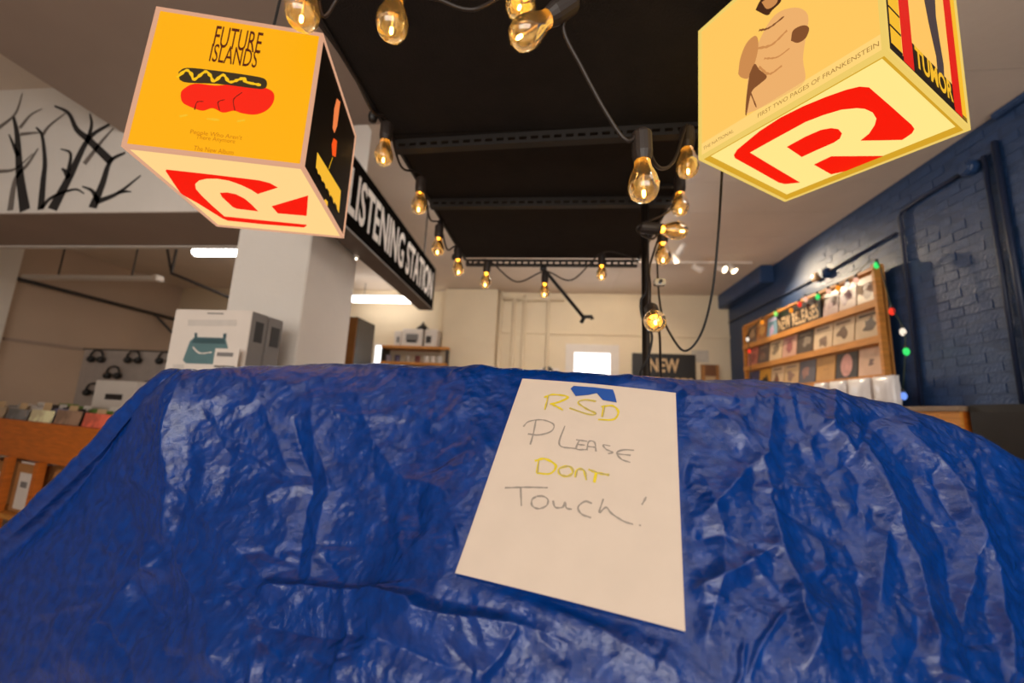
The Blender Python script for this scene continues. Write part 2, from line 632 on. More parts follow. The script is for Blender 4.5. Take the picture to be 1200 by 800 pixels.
t = thing('poster', 'black and white portrait poster between paper sheet and bright window', 'poster', (a.x, YB - .05, .4))
MB().box((a.x, YB - .05, .45), (b.x, YB - .03, a.z + .02)).build('sheet', M_card, t)
hd = [(math.cos(q) * .13 + .14, math.sin(q) * .18 + .2) for q in np.linspace(0, 2 * math.pi, 20)[:-1]]
MB().poly(hd, (Vector((a.x, YB - .051, .45)), Vector((1, 0, 0)), Vector((0, 0, 1)), Vector((0, -1, 0))), .002).build('printed_portrait', M_dark, t)

# shelf unit at the back on the other side of the pilaster
SB = YB - .36
t = thing('shelf_unit', 'pine wall shelves with boxes and mugs below the end of the hanging sign', 'shelf', (-2.85, SB, 0))
sx0, sx1 = at(447, 404, 1, SB).x, at(525, 404, 1, SB).x
shz = [at(480, 405, 1, SB).z, at(480, 424, 1, SB).z, at(480, 441, 1, SB).z]
for zz in shz:
    MB().box((sx0, SB, zz - .05), (sx1, YB - .002, zz)).build('shelf_board', M_woodh, t, bevel=.004)
MB().box((sx1 - .04, SB + .02, shz[2] - .05), (sx1, YB - .002, shz[0] - .05)).build('side_panel', M_dark, t)
MB().box((sx0, SB + .02, shz[2] - .05), (sx0 + .03, YB - .002, shz[0] - .05)).build('side_panel', M_dark, t)


def shop_box(name, label, cat, x0, x1, y0, y1, z0, z1, m, prints=(), group=None):
    """a box with printed shapes on the front; prints = (material, fx0, fz0, fx1, fz1)"""
    t_ = thing(name, label, cat, ((x0 + x1) / 2, y0, z0), group)
    MB().box((x0, y0, z0), (x1, y1, z1)).build('body', m, t_, bevel=min(.004, (z1 - z0) * .05))
    for (pm, a_, c_, b_, d_) in prints:
        MB().box((x0 + (x1 - x0) * a_, y0 - .002, z0 + (z1 - z0) * c_), (x0 + (x1 - x0) * b_, y0 + .002, z0 + (z1 - z0) * d_)).build('printed_panel', pm, t_)
    return t_


def xs(px, y):
    return at(px, 400, 1, y).x


shop_box('turntable_box', 'white box with grey print, middle of the top wall shelf', 'box', xs(470, SB), xs(494, SB), SB + .02, SB + .3, shz[0] + .002, shz[0] + .33, M_card,
         ((M_grey, .2, .3, .8, .7), (M_dark, .25, .2, .75, .35)))
shop_box('turntable_box', 'white box with dark square print beside the sign end on the wall shelf', 'box', xs(497, SB), xs(511, SB), SB + .02, SB + .3, shz[0] + .002, shz[0] + .33, M_card,
         ((M_dark, .1, .2, .55, .6),))
shop_box('turntable_box', 'white box turned edgeways at the window end of the wall shelf', 'box', xs(461, SB), xs(469, SB), SB + .02, SB + .3, shz[0] + .002, shz[0] + .28, M_card,
         ((M_grey, .4, .2, .8, .6),))
t = thing('table_lamp', 'small black lamp with a cone shade on top of the white box', 'lamp', (xs(491, SB), SB + .15, shz[0] + .332))
MB().lathe([(.0, 0), (.07, 0), (.07, .012), (.0, .012)], (xs(491, SB), SB + .15, shz[0] + .332)).build('base', M_black, t)
MB().lathe([(.12, .03), (.02, .13), (.015, .16), (0, .165)], (xs(491, SB), SB + .15, shz[0] + .332)).build('lamp_shade', M_black, t)
MB().lathe([(.01, .01), (.01, .13)], (xs(491, SB), SB + .15, shz[0] + .332)).build('stem', M_black, t)
mugc = [((458, 86, 74, 80), 'grey'), ((468, 70, 60, 100), 'purple'), ((477, 170, 160, 150), 'pale'), ((488, 120, 60, 60), 'maroon')]
for i, (px, c, nm) in enumerate(((455, (150, 140, 150), 'lilac grey'), (465, (96, 84, 110), 'purple'), (478, (190, 178, 164), 'pale'), (489, (120, 62, 58), 'maroon'),
                                 (499, (236, 226, 214), 'white'), (507, (236, 226, 214), 'white'), (515, (236, 226, 214), 'white'))):
    x = xs(px, SB)
    lb = f'{nm} mug on the middle board of the wall shelf'
    if nm == 'white':
        lb = f'white mug on the wall shelf, {["first", "second", "third"][i - 4]} from the maroon mug'
    t = thing('mug', lb, 'mug', (x, SB + .1, shz[1] + .002), 'mugs on the wall shelf')
    mm = mat('mug_' + nm.replace(' ', '_'), c, .3)
    MB().lathe([(0, 0), (.048, 0), (.052, .01), (.052, .13), (.046, .13), (.044, .02), (0, .02)], (x, SB + .1, shz[1] + .002), n=14).build('body', mm, t, smooth=True)
    MB().tube([(x + .01, SB + .045, shz[1] + .11), (x + .015, SB + .012, shz[1] + .1), (x + .015, SB + .012, shz[1] + .05), (x + .01, SB + .045, shz[1] + .03)], .009, 6).build('handle', mm, t, smooth=True)
shop_box('storage_box', 'dark grey storage box with white labels on the lowest wall shelf', 'box', xs(452, SB), xs(490, SB), SB + .02, SB + .3, shz[2] + .002, shz[2] + .2, M_dark,
         ((M_card, .32, .2, .46, .85), (M_card, .5, .2, .64, .85)))
shop_box('storage_box', 'pale bin beside the dark box on the lowest wall shelf', 'box', xs(494, SB), xs(504, SB), SB + .02, SB + .3, shz[2] + .002, shz[2] + .17, M_card, ((M_grey, .2, .3, .8, .6),))
shop_box('storage_box', 'pale bin at the pilaster end of the lowest wall shelf', 'box', xs(507, SB), xs(517, SB), SB + .02, SB + .3, shz[2] + .002, shz[2] + .17, M_card, ((M_grey, .2, .3, .8, .6),))

# ------------------------------------------------------------------ left room
t = thing('wall_rail', 'dark level pipe with a bracket along the left room wall', 'pipe', (XL, 6.2, 1.5))
MB().tube([(XL + .08, 4.9, 1.58), (XL + .08, 7.58, 1.54)], .03, 8).build('pipe', M_dark, t, smooth=True)
MB().tube([(XL + .08, 7.05, 1.54), (XL + .3, 7.3, 1.2)], .025, 6).build('bracket', M_dark, t)
struct('trim_4', MB().box((XL, 5.0, .66), (XL + .03, YB, .70)), M_soff)


def tube_light(name, label, x0, x1, y, z, power, hang=None):
    t_ = thing(name, label, 'ceiling light', ((x0 + x1) / 2, y, z))
    MB().box((x0, y - .03, z + .062), (x1, y + .03, z + .09)).build('housing', M_white, t_, bevel=.008)
    MB().tube([(x0, y, z), (x0 + .03, y, z), (x1 - .03, y, z), (x1, y, z)], [.035, .06, .06, .035], 14).build('tube', emis('fluorescent_glow_%g' % power, (255, 249, 242), power), t_, smooth=True)
    if hang is not None:
        for x in (x0 + .25, x1 - .25):
            MB().tube([(x, y, z + .09), (x, y, hang)], .006, 6).build('hanger', M_dark, t_)
    return t_


tube_light('fluorescent_light', 'bright fluorescent light beyond the header beside the white column', -5.05, -3.85, 4.8, 1.95, 13, ZC)
tube_light('fluorescent_light', 'bright fluorescent light under the hanging sign near the back wall', -3.95, -2.75, 7.1, 1.94, 9, ZC)
t = thing('fluorescent_light', 'unlit long fluorescent fitting hanging in front of the left room wall', 'ceiling light', (-6.7, 4.85, 1.55))
MB().box((-7.75, 4.8, 1.55), (-5.62, 4.9, 1.60)).build('housing', M_white, t, bevel=.006)
MB().box((-5.62, 4.79, 1.535), (-5.54, 4.91, 1.615)).build('end_cap', M_card, t, bevel=.01)
for x in (-7.2, -6.0):
    MB().tube([(x, 4.85, 1.6), (x, 4.85, ZC)], .01, 6).build('hanger', M_dark, t)
t = thing('ceiling_bracket', 'dark forked ceiling bracket holding a sloping pipe in the left room', 'bracket', (-6.0, 5.2, 1.7))
q = [at(195, 286, 1, 5.2), at(201, 320, 1, 5.2), at(208, 286, 1, 5.2), at(268, 348, 1, 5.2)]
MB().tube([q[0], q[1]], .018, 6).build('fork_arm', M_dark, t)
MB().tube([q[2], q[1]], .018, 6).build('fork_arm', M_dark, t)
MB().tube([q[1], q[3]], .022, 6).build('sloping_pipe', M_dark, t)
# shop lamp behind the viewer, then added fill tubes out of view
tube_light('fluorescent_light', 'fluorescent light on the ceiling over the front of the shop', -1.1, 1.2, -.8, 2.0, 9, ZC)
tube_light('fluorescent_light', 'added fill tube out of view over the front of the blue wall aisle', 1.2, 2.6, .1, 2.0, 7, ZC)  # unseen, added for highlights on the right of the tarp
tube_light('fluorescent_light', 'added fill tube hidden beyond the canopy', -.75, .65, 4.4, 1.9, 20, ZC)  # added behind the canopy to brighten the back of the shop
tube_light('fluorescent_light', 'second added fill tube hidden beyond the canopy', -.9, .8, 4.75, 2.12, 24, ZC)  # another added tube, lifts the back wall and ceiling

# headphone display
HY = 5.0
hx0, hx1 = at(100, 408, 1, HY).x, -5.15
t = thing('pegboard_display', 'grey pegboard stand hung with headphones in the left room', 'display', ((hx0 + hx1) / 2, HY, ZF))
MB().box((hx0, HY, ZF), (hx1, HY + .05, .56)).build('board', mat('pegboard_grey', (176, 164, 156), .7), t)
MB().box((hx0 - .03, HY, .56), (hx1 + .03, HY + .07, .58)).build('top_rail', M_dark, t)


def headphones():
    t_ = bpy.data.objects.new('headphones', None)
    COL.objects.link(t_)
    ORG[t_.name] = Vector((0, 0, 0))
    arc = [(math.cos(a) * .085, 0, math.sin(a) * .095) for a in np.linspace(math.radians(-15), math.radians(195), 14)]
    MB().tube(arc, .012, 6).build('headband', M_black, t_, smooth=True)
    for s in (-1, 1):
        MB().lathe([(0, -.02), (.04, -.02), (.048, 0), (.04, .025), (0, .028)], (s * .07, 0, -.035), (-s, 0, 0), 14).build('ear_cup', M_black, t_, smooth=True)
    MB().tube([(0, .0695, .085), (0, -.05, .085)], .008, 6).build('hook', M_chrome, t_)
    return t_


hp = headphones()
for i, (px, py, lb) in enumerate(((113, 418, 'black headphones at the outer top corner of the pegboard'), (156, 419, 'black headphones in the middle of the pegboard top row'),
                                  (193, 420, 'black headphones on the pegboard top row beside the turntable box'), (132, 437, 'black headphones hung above the small white box'),
                                  (108, 457, 'black headphones low on the pegboard beside the small white box'), (172, 455, 'black headphones between the small white box and the stacked boxes'))):
    o = hp if i == 0 else copy_tree(hp)
    p = at(px, py, 1, HY - .07)
    o.location = (p.x, p.y, p.z + H)
    o.scale = (1.15, 1.0, 1.0)
    tag(o, lb, 'headphones', 'headphones on the pegboard')

# ------------------------------------------------------------------ wooden record bin in the opening
A_ = at(-60, 484, 2, -.25)
A_ = Vector((-4.75, 2.86, -.25))
B_ = Vector((-2.62, 2.30, -.25))
u = (B_ - A_)
u.z = 0
L_ = u.length
u.normalize()
nn = Vector((-u.y, u.x, 0))      # away from the viewer
if nn.y < 0:
    nn = -nn
zz_ = Vector((0, 0, 1))
binE = thing('record_bin', 'long orange wooden record bin packed with sleeves beside the tarp', 'record bin', (A_ + B_) / 2 + Vector((0, 0, ZF + .25)))


def slab(o0, du0, du1, dn0, dn1, z0, z1):
    P = []
    for z_ in (z0, z1):
        for (a_, b_) in ((du0, dn0), (du1, dn0), (du1, dn1), (du0, dn1)):
            q_ = o0 + u * a_ + nn * b_
            P.append((q_.x, q_.y, z_))
    return MB().hexa(P)


slab(A_, 0, L_, 0, .025, -.49, -.25).build('front_board', M_bin, binE, bevel=.003)
slab(A_, 0, L_, .025, .62, -.52, -.495).build('bin_floor', M_bin, binE)
slab(A_, 0, L_, .60, .62, -.49, -.2).build('back_board', M_bin, binE)
slab(A_, 0, L_, 0.0, .62, -.93, -.90).build('lower_shelf', M_wood, binE, bevel=.003)
for a_ in (0.02, .72, 1.16, L_ - .05):
    slab(A_, a_, a_ + .05, .0, .045, -.90, -.521).build('post', M_bin, binE)
    slab(A_, a_, a_ + .05, .0, .05, ZF, -.93).build('foot', M_bin, binE)
nb = 6
bw = L_ / nb
fcols = [((150, 130, 106), 'tan'), ((108, 106, 104), 'slate grey'), ((214, 200, 160), 'cream'), ((140, 112, 92), 'brown'), ((206, 98, 76), 'coral'), ((196, 96, 60), 'rust')]
names_ = ['tan', 'slate grey', 'cream', 'brown', 'coral', 'rust']
for i in range(nb + 1):
    slab(A_, max(0, i * bw - .01), min(L_, i * bw + .01), .025, .60, -.49, -.27).build('divider', M_bin, binE)
second = [(196, 186, 172), (172, 160, 150), (200, 190, 180), (120, 120, 150), (60, 52, 50), (110, 140, 60)]
for i in range(nb):
    a0 = i * bw + .02
    for j in range(6):
        hgt = -.165 + random.uniform(-.012, .012) + j * .004
        d0 = .035 + j * .085
        wd = bw - .045
        sh = random.uniform(0, .006)
        P = []
        for z_, lean in ((-.488, 0.0), (hgt, .035)):
            for (q0, q1) in ((a0 + sh, d0 + lean), (a0 + wd, d0 + lean), (a0 + wd, d0 + .006 + lean), (a0 + sh, d0 + .006 + lean)):
                q_ = A_ + u * q0 + nn * q1
                P.append((q_.x, q_.y, z_))
        if j == 0:
            m_ = mat('sleeve_' + names_[i].replace(' ', '_'), fcols[i][0], .5, col2=tuple(min(255, int(c * 1.25)) for c in fcols[i][0]), scale=9)
            lb, gp = f'{fcols[i][1]} record sleeve at the front of the wooden bin', 'front sleeves of the wooden bin'
        else:
            m_ = mat(f'sleeve_back_{(i + j) % 6}', second[(i + j) % 6], .6)
            lb, gp = 'record sleeve packed behind the front row of the wooden bin', 'sleeves packed in the wooden bin'
        o = MB().hexa(P).build('record_sleeve', m_)
        tag(o, lb, 'record', gp)
    for j in range(2):
        d0 = .085 + j * .19
        P = []
        for z_, lean in ((-.48, 0.0), (-.125 + random.uniform(-.01, .01), .035)):
            for (q0, q1) in ((a0 + .03 + j * .1, d0 + lean), (a0 + .14 + j * .1, d0 + lean), (a0 + .14 + j * .1, d0 + .003 + lean), (a0 + .03 + j * .1, d0 + .003 + lean)):
                q_ = A_ + u * q0 + nn * q1
                P.append((q_.x, q_.y, z_))
        tag(MB().hexa(P).build('divider_card', M_card if j else M_kraft), 'pale divider card standing above the sleeves of the wooden bin', 'card', 'divider cards of the wooden bin')
for i, (a_, wd, dp, tp, lb) in enumerate(((.22, .36, .06, -.56, 'cardboard box at the frame edge below the wooden bin'), (.80, .32, .05, -.53, 'cardboard box with a large white label below the wooden bin'),
                                          (1.26, .32, .07, -.55, 'cardboard box with a white label, next to the tarp below the bin'))):
    t = thing('storage_box', lb, 'box', A_ + u * (a_ + wd / 2) + nn * (dp + .15) + Vector((0, 0, -.65)))
    slab(A_, a_, a_ + wd, dp, dp + .34, -.896, tp - .03).build('body', M_cardboard, t, bevel=.004)
    slab(A_, a_ + .07, a_ + wd - .05, dp - .004, dp + .002, -.87, tp - .09).build('label_sheet', M_card, t)
    slab(A_, a_ + .11, a_ + wd - .12, dp - .006, dp - .003, tp - .19, tp - .15).build('printed_line', M_grey, t)
    slab(A_, a_ + .01, a_ + wd - .01, dp + .01, dp + .3, tp - .03, tp - .018).build('lid', M_card if i == 1 else M_cardboard, t)

# small white box standing behind the bin sleeves
BY = 3.55
a, b = at(113, 445, 1, BY), at(161, 445, 1, BY)
shop_box('turntable_box', 'small white box with a dark slot print standing behind the wooden bin', 'box', a.x, b.x, BY, BY + .25, -.19, a.z, M_card,
         ((M_dark, .3, .36, .72, .55),))
t = thing('rear_counter', 'low grey counter carrying the small white box behind the wooden bin', 'counter', ((a.x + b.x) / 2, BY + .3, ZF))
MB().box((a.x - .9, BY - .03, -.22), (b.x + .6, BY + .5, -.19)).build('top', M_grey, t, bevel=.004)
MB().box((a.x - .85, BY + .02, ZF), (b.x + .55, BY + .48, -.22)).build('body', M_grey, t)

# ------------------------------------------------------------------ stack of turntable boxes in front of the column
TY = 1.90
f0, f1 = at(206, 362, 1, TY), at(297, 362, 1, TY)
zt, zb = f0.z, at(197, 440, 1, TY).z
t = thing('display_counter', 'grey counter hidden behind the tarp carrying the turntable boxes', 'counter', (f0.x + .25, TY + .2, ZF))
MB().box((f0.x - .22, TY - .1, -.33), (f1.x + .12, TY + .36, -.30)).build('top', M_grey, t, bevel=.004)
MB().box((f0.x - .18, TY - .06, ZF), (f1.x + .08, TY + .33, -.33)).build('body', M_grey, t)
g0 = at(180, 442, 1, TY - .06).x
shop_box('turntable_box', 'plain white carton lying under the turntable box by the column', 'box', g0, f1.x + .02, TY - .06, TY + .32, -.30, zb - .002, M_card, ((M_grey, .06, .86, .2, .9),))
t = thing('turntable_box', 'white box printed with a teal suitcase record player in front of the column', 'box', ((f0.x + f1.x) / 2, TY, zb))
MB().box((f0.x, TY, zb), (f1.x, TY + .115, zt)).build('body', M_card, t, bevel=.004)
fr = (Vector((0, TY - .001, 0)), Vector((1, 0, 0)), Vector((0, 0, 1)), Vector((0, -1, 0)))


def px2(frame, pts, cx, cy, s):
    """outline points read off a crop (offset cx, cy, magnification s), turned into frame coordinates"""
    o_, ux_, uy_, un_ = frame
    out = []
    for (a_, b_) in pts:
        q_ = on_plane(cx + a_ / s, cy + b_ / s, o_, un_) - o_
        out.append((q_.dot(ux_), q_.dot(uy_)))
    return out


M_teal = mat('teal_print', (92, 124, 128), .5)
M_teal2 = mat('teal_print_dark', (62, 88, 94), .5)
MB().poly(px2(fr, [(145, 640), (180, 545), (205, 525), (355, 530), (372, 600), (300, 660), (160, 655)], 180, 270, 4.21), fr, .001).build('printed_player', M_teal, t)
MB().poly(px2(fr, [(200, 530), (350, 533), (355, 560), (190, 555)], 180, 270, 4.21), fr, .0016).build('printed_lid', M_teal2, t)
for q in ([(203, 528), (203, 505), (215, 505), (215, 528)], [(343, 532), (345, 508), (360, 508), (358, 532)]):
    MB().poly(px2(fr, q, 180, 270, 4.21), fr, .0016).build('printed_hinge', M_teal2, t)
MB().ribbon(px2(fr, [(195, 575), (230, 605), (290, 600)], 180, 270, 4.21), .008, fr, .002).build('printed_arm', M_card, t)
for q in ([(265, 405), (345, 407), (345, 413), (265, 411)], [(170, 440), (410, 440), (410, 470), (170, 470)], [(95, 660), (150, 660), (150, 685), (95, 685)]):
    MB().poly(px2(fr, q, 180, 270, 4.21), fr, .001).build('printed_line', M_grey if q[0][1] < 420 else mat('pale_grey_print', (206, 198, 190), .6), t)
MB().box((f1.x - .002, TY + .03, zt - .16), (f1.x + .002, TY + .09, zt - .05)).build('side_window', M_black, t)
t2 = thing('turntable_box', 'grey sided box standing right behind the teal player box', 'box', ((f0.x + f1.x) / 2, TY + .18, zb))
MB().box((f0.x + .01, TY + .122, zb), (f1.x + .003, TY + .24, zt - .004)).build('body', M_grey, t2, bevel=.004)
MB().box((f1.x, TY + .15, zt - .165), (f1.x + .006, TY + .215, zt - .055)).build('side_window', M_black, t2)
MB().box((f1.x + .0005, TY + .0, zb + .005), (f1.x + .0015, TY + .112, zt - .005)).build('side_print', M_grey, t)
t = thing('price_card', 'white price card propped against the teal player box', 'card', (xs(262, TY - .05), TY - .05, zb))
ca, cb = at(253, 408, 1, TY - .05), at(276, 441, 1, TY - .05)
MB().box((ca.x, TY - .052, zb - .0005), (cb.x, TY - .048, ca.z)).build('card', M_card, t)
MB().box((ca.x + .015, TY - .054, ca.z - .04), (cb.x - .03, TY - .05, ca.z - .02)).build('printed_line', M_grey, t)
MB().box((ca.x + .01, TY - .054, zb + .05), (cb.x - .01, TY - .05, zb + .058)).build('printed_line', M_dark, t)
# small white card on the column base
t = thing('shelf_tag', 'small white tag with a dark mark against the side of the column', 'card', (-1.58, 2.6, .1))
a = at(367, 426, 1, 2.3)
b = at(382, 436, 1, 2.3)
MB().box((-1.612, 2.35, a.z - .1), (-1.60, 2.42, a.z)).build('card', M_card, t)
MB().box((-1.601, 2.37, a.z - .05), (-1.597, 2.40, a.z - .03)).build('printed_mark', M_dark, t)

# listening cabinet behind the column
CY = 3.70
c0, c1 = at(406, 371, 1, CY), at(420, 371, 1, CY)
far = c1.x / -0.481
t = thing('listening_cabinet', 'tall narrow cabinet with glossy dark side and wooden edge behind the column', 'cabinet', ((c0.x + c1.x) / 2, CY + .2, ZF))
MB().box((c0.x, CY, ZF), (c1.x, far, c0.z)).build('body', mat('dark_gloss_laminate', (58, 60, 66), .12, var=.05), t, bevel=.006)
MB().box((c0.x + .001, CY - .012, ZF), (c1.x - .001, CY, c0.z - .01)).build('front_panel', mat('oak_edge', (150, 98, 42), .5, stretch=(1, 1, 8)), t)

# ------------------------------------------------------------------ LISTENING STATION sign
ZS = 1.10
s_n, s_f = Vector((-1.34, 1.95, 0)), Vector((-1.452, 4.42, 0))
ud = (s_f - s_n).normalized()
sn = Vector((ud.y, -ud.x, 0))     # towards the aisle
SH = .489
LS = (s_f - s_n).length
t = thing('hanging_sign', 'long black hanging sign reading LISTENING STATION beside the column', 'sign', s_n + Vector((0, 0, ZS)))
P = []
for z_ in (ZS, ZS + SH):
    for q in (s_n, s_f, s_f - sn * .16, s_n - sn * .16):
        P.append((q.x, q.y, z_))
MB().hexa(P).build('box', mat('black_satin_sign', (20, 18, 16), .6, var=.05, spec=.0), t, bevel=.004)
P = []
for z_ in (ZS - .012, ZS + .001):
    for q in (s_n, s_f, s_f - sn * .16, s_n - sn * .16):
        P.append((q.x, q.y, z_))
MB().hexa(P).build('bottom_panel', mat('brown_board', (96, 82, 72), .6), t)
fr = (s_n + Vector((0, 0, ZS)), ud, zz_, sn)
q = on_plane(404, 262, fr[0], sn) - fr[0]
text_mb('LISTENING STATION', fr, q.dot(ud) + .0, .085, LS - q.dot(ud) - .10, .32, .003, .02).build('lettering', M_card, t)
for a_ in (.35, LS - .25):
    q = s_n + ud * a_ - sn * .08
    MB().tube([(q.x, q.y, ZS + SH), (q.x, q.y, ZC)], .008, 6).build('hanger', M_black, t)
p = on_plane(417.5, 303, Vector((0, 0, ZS - .03)), Vector((0, 0, 1)))
p.z = ZS - .032
MB().lathe([(0, -.008), (.006, -.006), (.008, 0), (.006, .006), (0, .01)], p, n=10).build('pilot_lens', emis('spot_glow', (255, 240, 215), 6), t, smooth=True)
MB().lathe([(.012, .012), (.02, .02), (.02, .02), (0, .02)], p, n=10).build('pilot_lamp', M_white, t)

# branches painted on the header
t = header
frh = (Vector((0, YH - .001, 0)), Vector((1, 0, 0)), Vector((0, 0, 1)), Vector((0, -1, 0)))
M_br, M_brg = mat('branch_black', (44, 42, 42), .7), mat('branch_grey', (120, 112, 106), .7)
for pts, wd, g in (([(98, 622), (78, 480), (68, 330), (54, 258)], .085, 0), ([(72, 410), (55, 370), (36, 325)], .04, 0), ([(40, 622), (62, 500), (110, 440), (150, 380)], .05, 1),
                   ([(160, 618), (170, 500), (176, 430), (165, 330), (142, 298)], .055, 0), ([(165, 330), (195, 290), (262, 238)], .035, 1),
                   ([(205, 618), (270, 495), (345, 345), (430, 284)], .085, 0), ([(342, 350), (358, 290), (352, 245)], .04, 0),
                   ([(435, 432), (345, 345), (300, 305), (268, 242), (214, 214)], .06, 0), ([(270, 495), (256, 470), (242, 458)], .05, 0), ([(268, 470), (276, 400), (238, 382)], .035, 0),
                   ([(362, 612), (400, 520), (432, 430), (490, 396)], .07, 0), ([(375, 590), (460, 555), (550, 486)], .045, 0), ([(460, 553), (490, 548), (514, 549)], .03, 0),
                   ([(380, 580), (360, 545), (322, 528)], .04, 0), ([(160, 615), (205, 570), (290, 540), (330, 556)], .035, 0),
                   ([(-4, 300), (60, 245), (88, 165)], .035, 1), ([(78, 300), (120, 250), (165, 225)], .03, 1), ([(80, 325), (130, 320), (165, 318)], .03, 1),
                   ([(330, 440), (400, 350), (445, 300)], .04, 1), ([(-4, 470), (60, 460), (130, 400)], .03, 1)):
    MB().ribbon(px2(frh, pts, 0, 60, 3.333), wd, frh, .002, taper=True).build('painted_branch', M_brg if g else M_br, header)

# ------------------------------------------------------------------ canopy
ZK = .92
kx0, kx1, ky0, ky1 = -.61, .478, .22, 2.41
t = thing('black_canopy', 'black panelled canopy on a pole over the tarp, with slotted metal cross bars', 'canopy', (.335, 1.57, ZF))
bars = [(1.245, 1.20), (1.652, 1.655), (2.395, 2.395)]
edges = [ky0, 1.22, 1.652, 2.38]
for i in range(3):
    MB().box((kx0, edges[i] + .003, ZK + .0115), (kx1, edges[i + 1] - .003, ZK + .03)).build('panel', M_blackpanel, t)
for x in (kx0, kx1 - .012):
    MB().box((x, ky0, ZK + .004), (x + .012, ky1, ZK + .05)).build('side_rail', M_blackmetal, t)
MB().box((kx0, ky0 - .012, ZK + .004), (kx1, ky0, ZK + .05)).build('front_rail', M_blackmetal, t)
for i, (yl, yr) in enumerate(bars):
    mb = MB()
    n = 27
    dx = (kx1 - kx0 - .026) / n

    def yb_(x):
        return yl + (yr - yl) * (x - kx0) / (kx1 - kx0)

    def plate(xa, xb, z0, z1, d0=0.0, d1=.003):
        mb.hexa([(xa, yb_(xa) + d0, z0), (xb, yb_(xb) + d0, z0), (xb, yb_(xb) + d1, z0), (xa, yb_(xa) + d1, z0),
                 (xa, yb_(xa) + d0, z1), (xb, yb_(xb) + d0, z1), (xb, yb_(xb) + d1, z1), (xa, yb_(xa) + d1, z1)])
    xa0, xb0 = kx0 + .013, kx1 - .013
    plate(xa0, xb0, ZK - .030, ZK - .018)            # lower strip of the upright leg
    plate(xa0, xb0, ZK - .006, ZK + .0105)           # upper strip
    plate(xa0, xb0, ZK - .030, ZK - .027, .003, .030)  # level leg
    for k in range(n):                               # webs between the slots
        xa = xa0 + k * dx
        plate(xa, xa + dx * .36, ZK - .018, ZK - .006)
    mb.build('slotted_bar', mat('slotted_steel', (42, 39, 38), .5, metal=.2), t)
MB().tube([(.335, 1.57, ZF), (.335, 1.57, ZK + .01)], .0155, 10).build('pole', mat('dark_pole', (40, 34, 30), .35, metal=.3), t, smooth=True)
MB().lathe([(0, 0), (.06, 0), (.06, .012), (.03, .02), (.02, .05)], (.335, 1.57, ZF), n=20).build('pole_base', M_blackmetal, t)
MB().box((.30, 1.56, ZK + .0), (kx1 - .012, 1.58, ZK + .012)).build('pole_bracket', M_blackmetal, t)
for i, (px, py) in enumerate(((437, 137), (516, 262), (532, 301))):
    p = at(px, py, 2, ZK - .01)
    MB().lathe([(0, -.02), (.012, -.016), (.015, 0), (.012, .016), (0, .02)], p, n=10).build('cord_hook', M_black, t, smooth=True)
# drooping arm on the far edge
q0, q1 = at(637, 308, 1, 2.40), at(684, 372, 1, 2.36)
q0.z = .872
t = thing('sign_arm', 'thin black arm with a hooked end slanting down from the far canopy edge', 'arm', q0)
MB().tube([q0 + Vector((0, 0, .006)), q0, q1], .011, 8).build('rod', M_black, t, smooth=True)
h0, h1, h2 = at(681, 378, 1, 2.36), at(685, 371, 1, 2.36), at(693, 371, 1, 2.36)
MB().tube([h0, h1, h2, at(694, 374, 1, 2.36)], .012, 8).build('hook', M_black, t, smooth=True)
MB().lathe([(0, -.02), (.016, -.02), (.016, .02), (0, .02)], q0 + Vector((0, 0, .0)), (1, 0, 0), 10).build('pivot', M_black, t)

# ------------------------------------------------------------------ light boxes
S = 0.32


def light_box(name, label, rotvec, center, fcol, rcol, bcol, frame_m, recess):
    e = thing(name, label, 'light box', (0, 0, 0))
    R = Matrix.Rotation(Vector(rotvec).length, 3, Vector(rotvec).normalized())
    e.rotation_euler = R.to_euler()
    e.location = Vector(center) + Vector((0, 0, H))
    ORG[e.name] = Vector((0, 0, 0))
    h = S / 2
    tck = .007
    # acrylic edge strips
    for (a_, b_) in [((-h, -h, sz), (h, -h, sz)) for sz in (-h, h)] + [((-h, h, sz), (h, h, sz)) for sz in (-h, h)] + \
            [((sx_, -h, sz), (sx_, h, sz)) for sx_ in (-h, h) for sz in (-h, h)] + [((sx_, sy_, -h), (sx_, sy_, h)) for sx_ in (-h, h) for sy_ in (-h, h)]:
        va, vb = Vector(a_), Vector(b_)
        lo = Vector((min(va.x, vb.x), min(va.y, vb.y), min(va.z, vb.z)))
        hi = Vector((max(va.x, vb.x), max(va.y, vb.y), max(va.z, vb.z)))
        sg = Vector((-1 if lo.x < 0 else 1, -1 if lo.y < 0 else 1, -1 if lo.z < 0 else 1))
        A2, B2 = [], []
        for k_ in range(3):
            if abs(lo[k_] - hi[k_]) < 1e-6:
                A2.append(lo[k_] if lo[k_] < 0 else lo[k_] - tck)
                B2.append(lo[k_] + tck if lo[k_] < 0 else lo[k_])
            else:
                A2.append(lo[k_] + tck)
                B2.append(hi[k_] - tck)
        MB().box(A2, B2).build('edge_strip', frame_m, e)
    for cx in (-1, 1):
        for cy in (-1, 1):
            for cz in (-1, 1):
                c = Vector((cx, cy, cz)) * (h - tck / 2)
                MB().box(c - Vector((tck / 2,) * 3), c + Vector((tck / 2,) * 3)).build('corner_block', frame_m, e)
    g = h - tck
    r = .0025
    front = MB().box((-g, -h + r, -g), (g, -h + r + .004, g)).build('front_panel', fcol, e)
    right = MB().box((h - r - .004, -g, -g), (h - r, g, g)).build('side_panel', rcol, e)
    MB().box((-h + r, -g, -g), (-h + r + .004, g, g)).build('side_panel', fcol, e)
    MB().box((-g, h - r - .004, -g), (g, h - r, g)).build('rear_panel', fcol, e)
    MB().box((-g, -g, h - .006), (g, g, h - .002)).build('top_panel', M_card, e)
    bottom = MB().box((-g, -g, -h + recess), (g, g, -h + recess + .004)).build('bottom_panel', bcol, e)
    return e, R, front, right, bottom


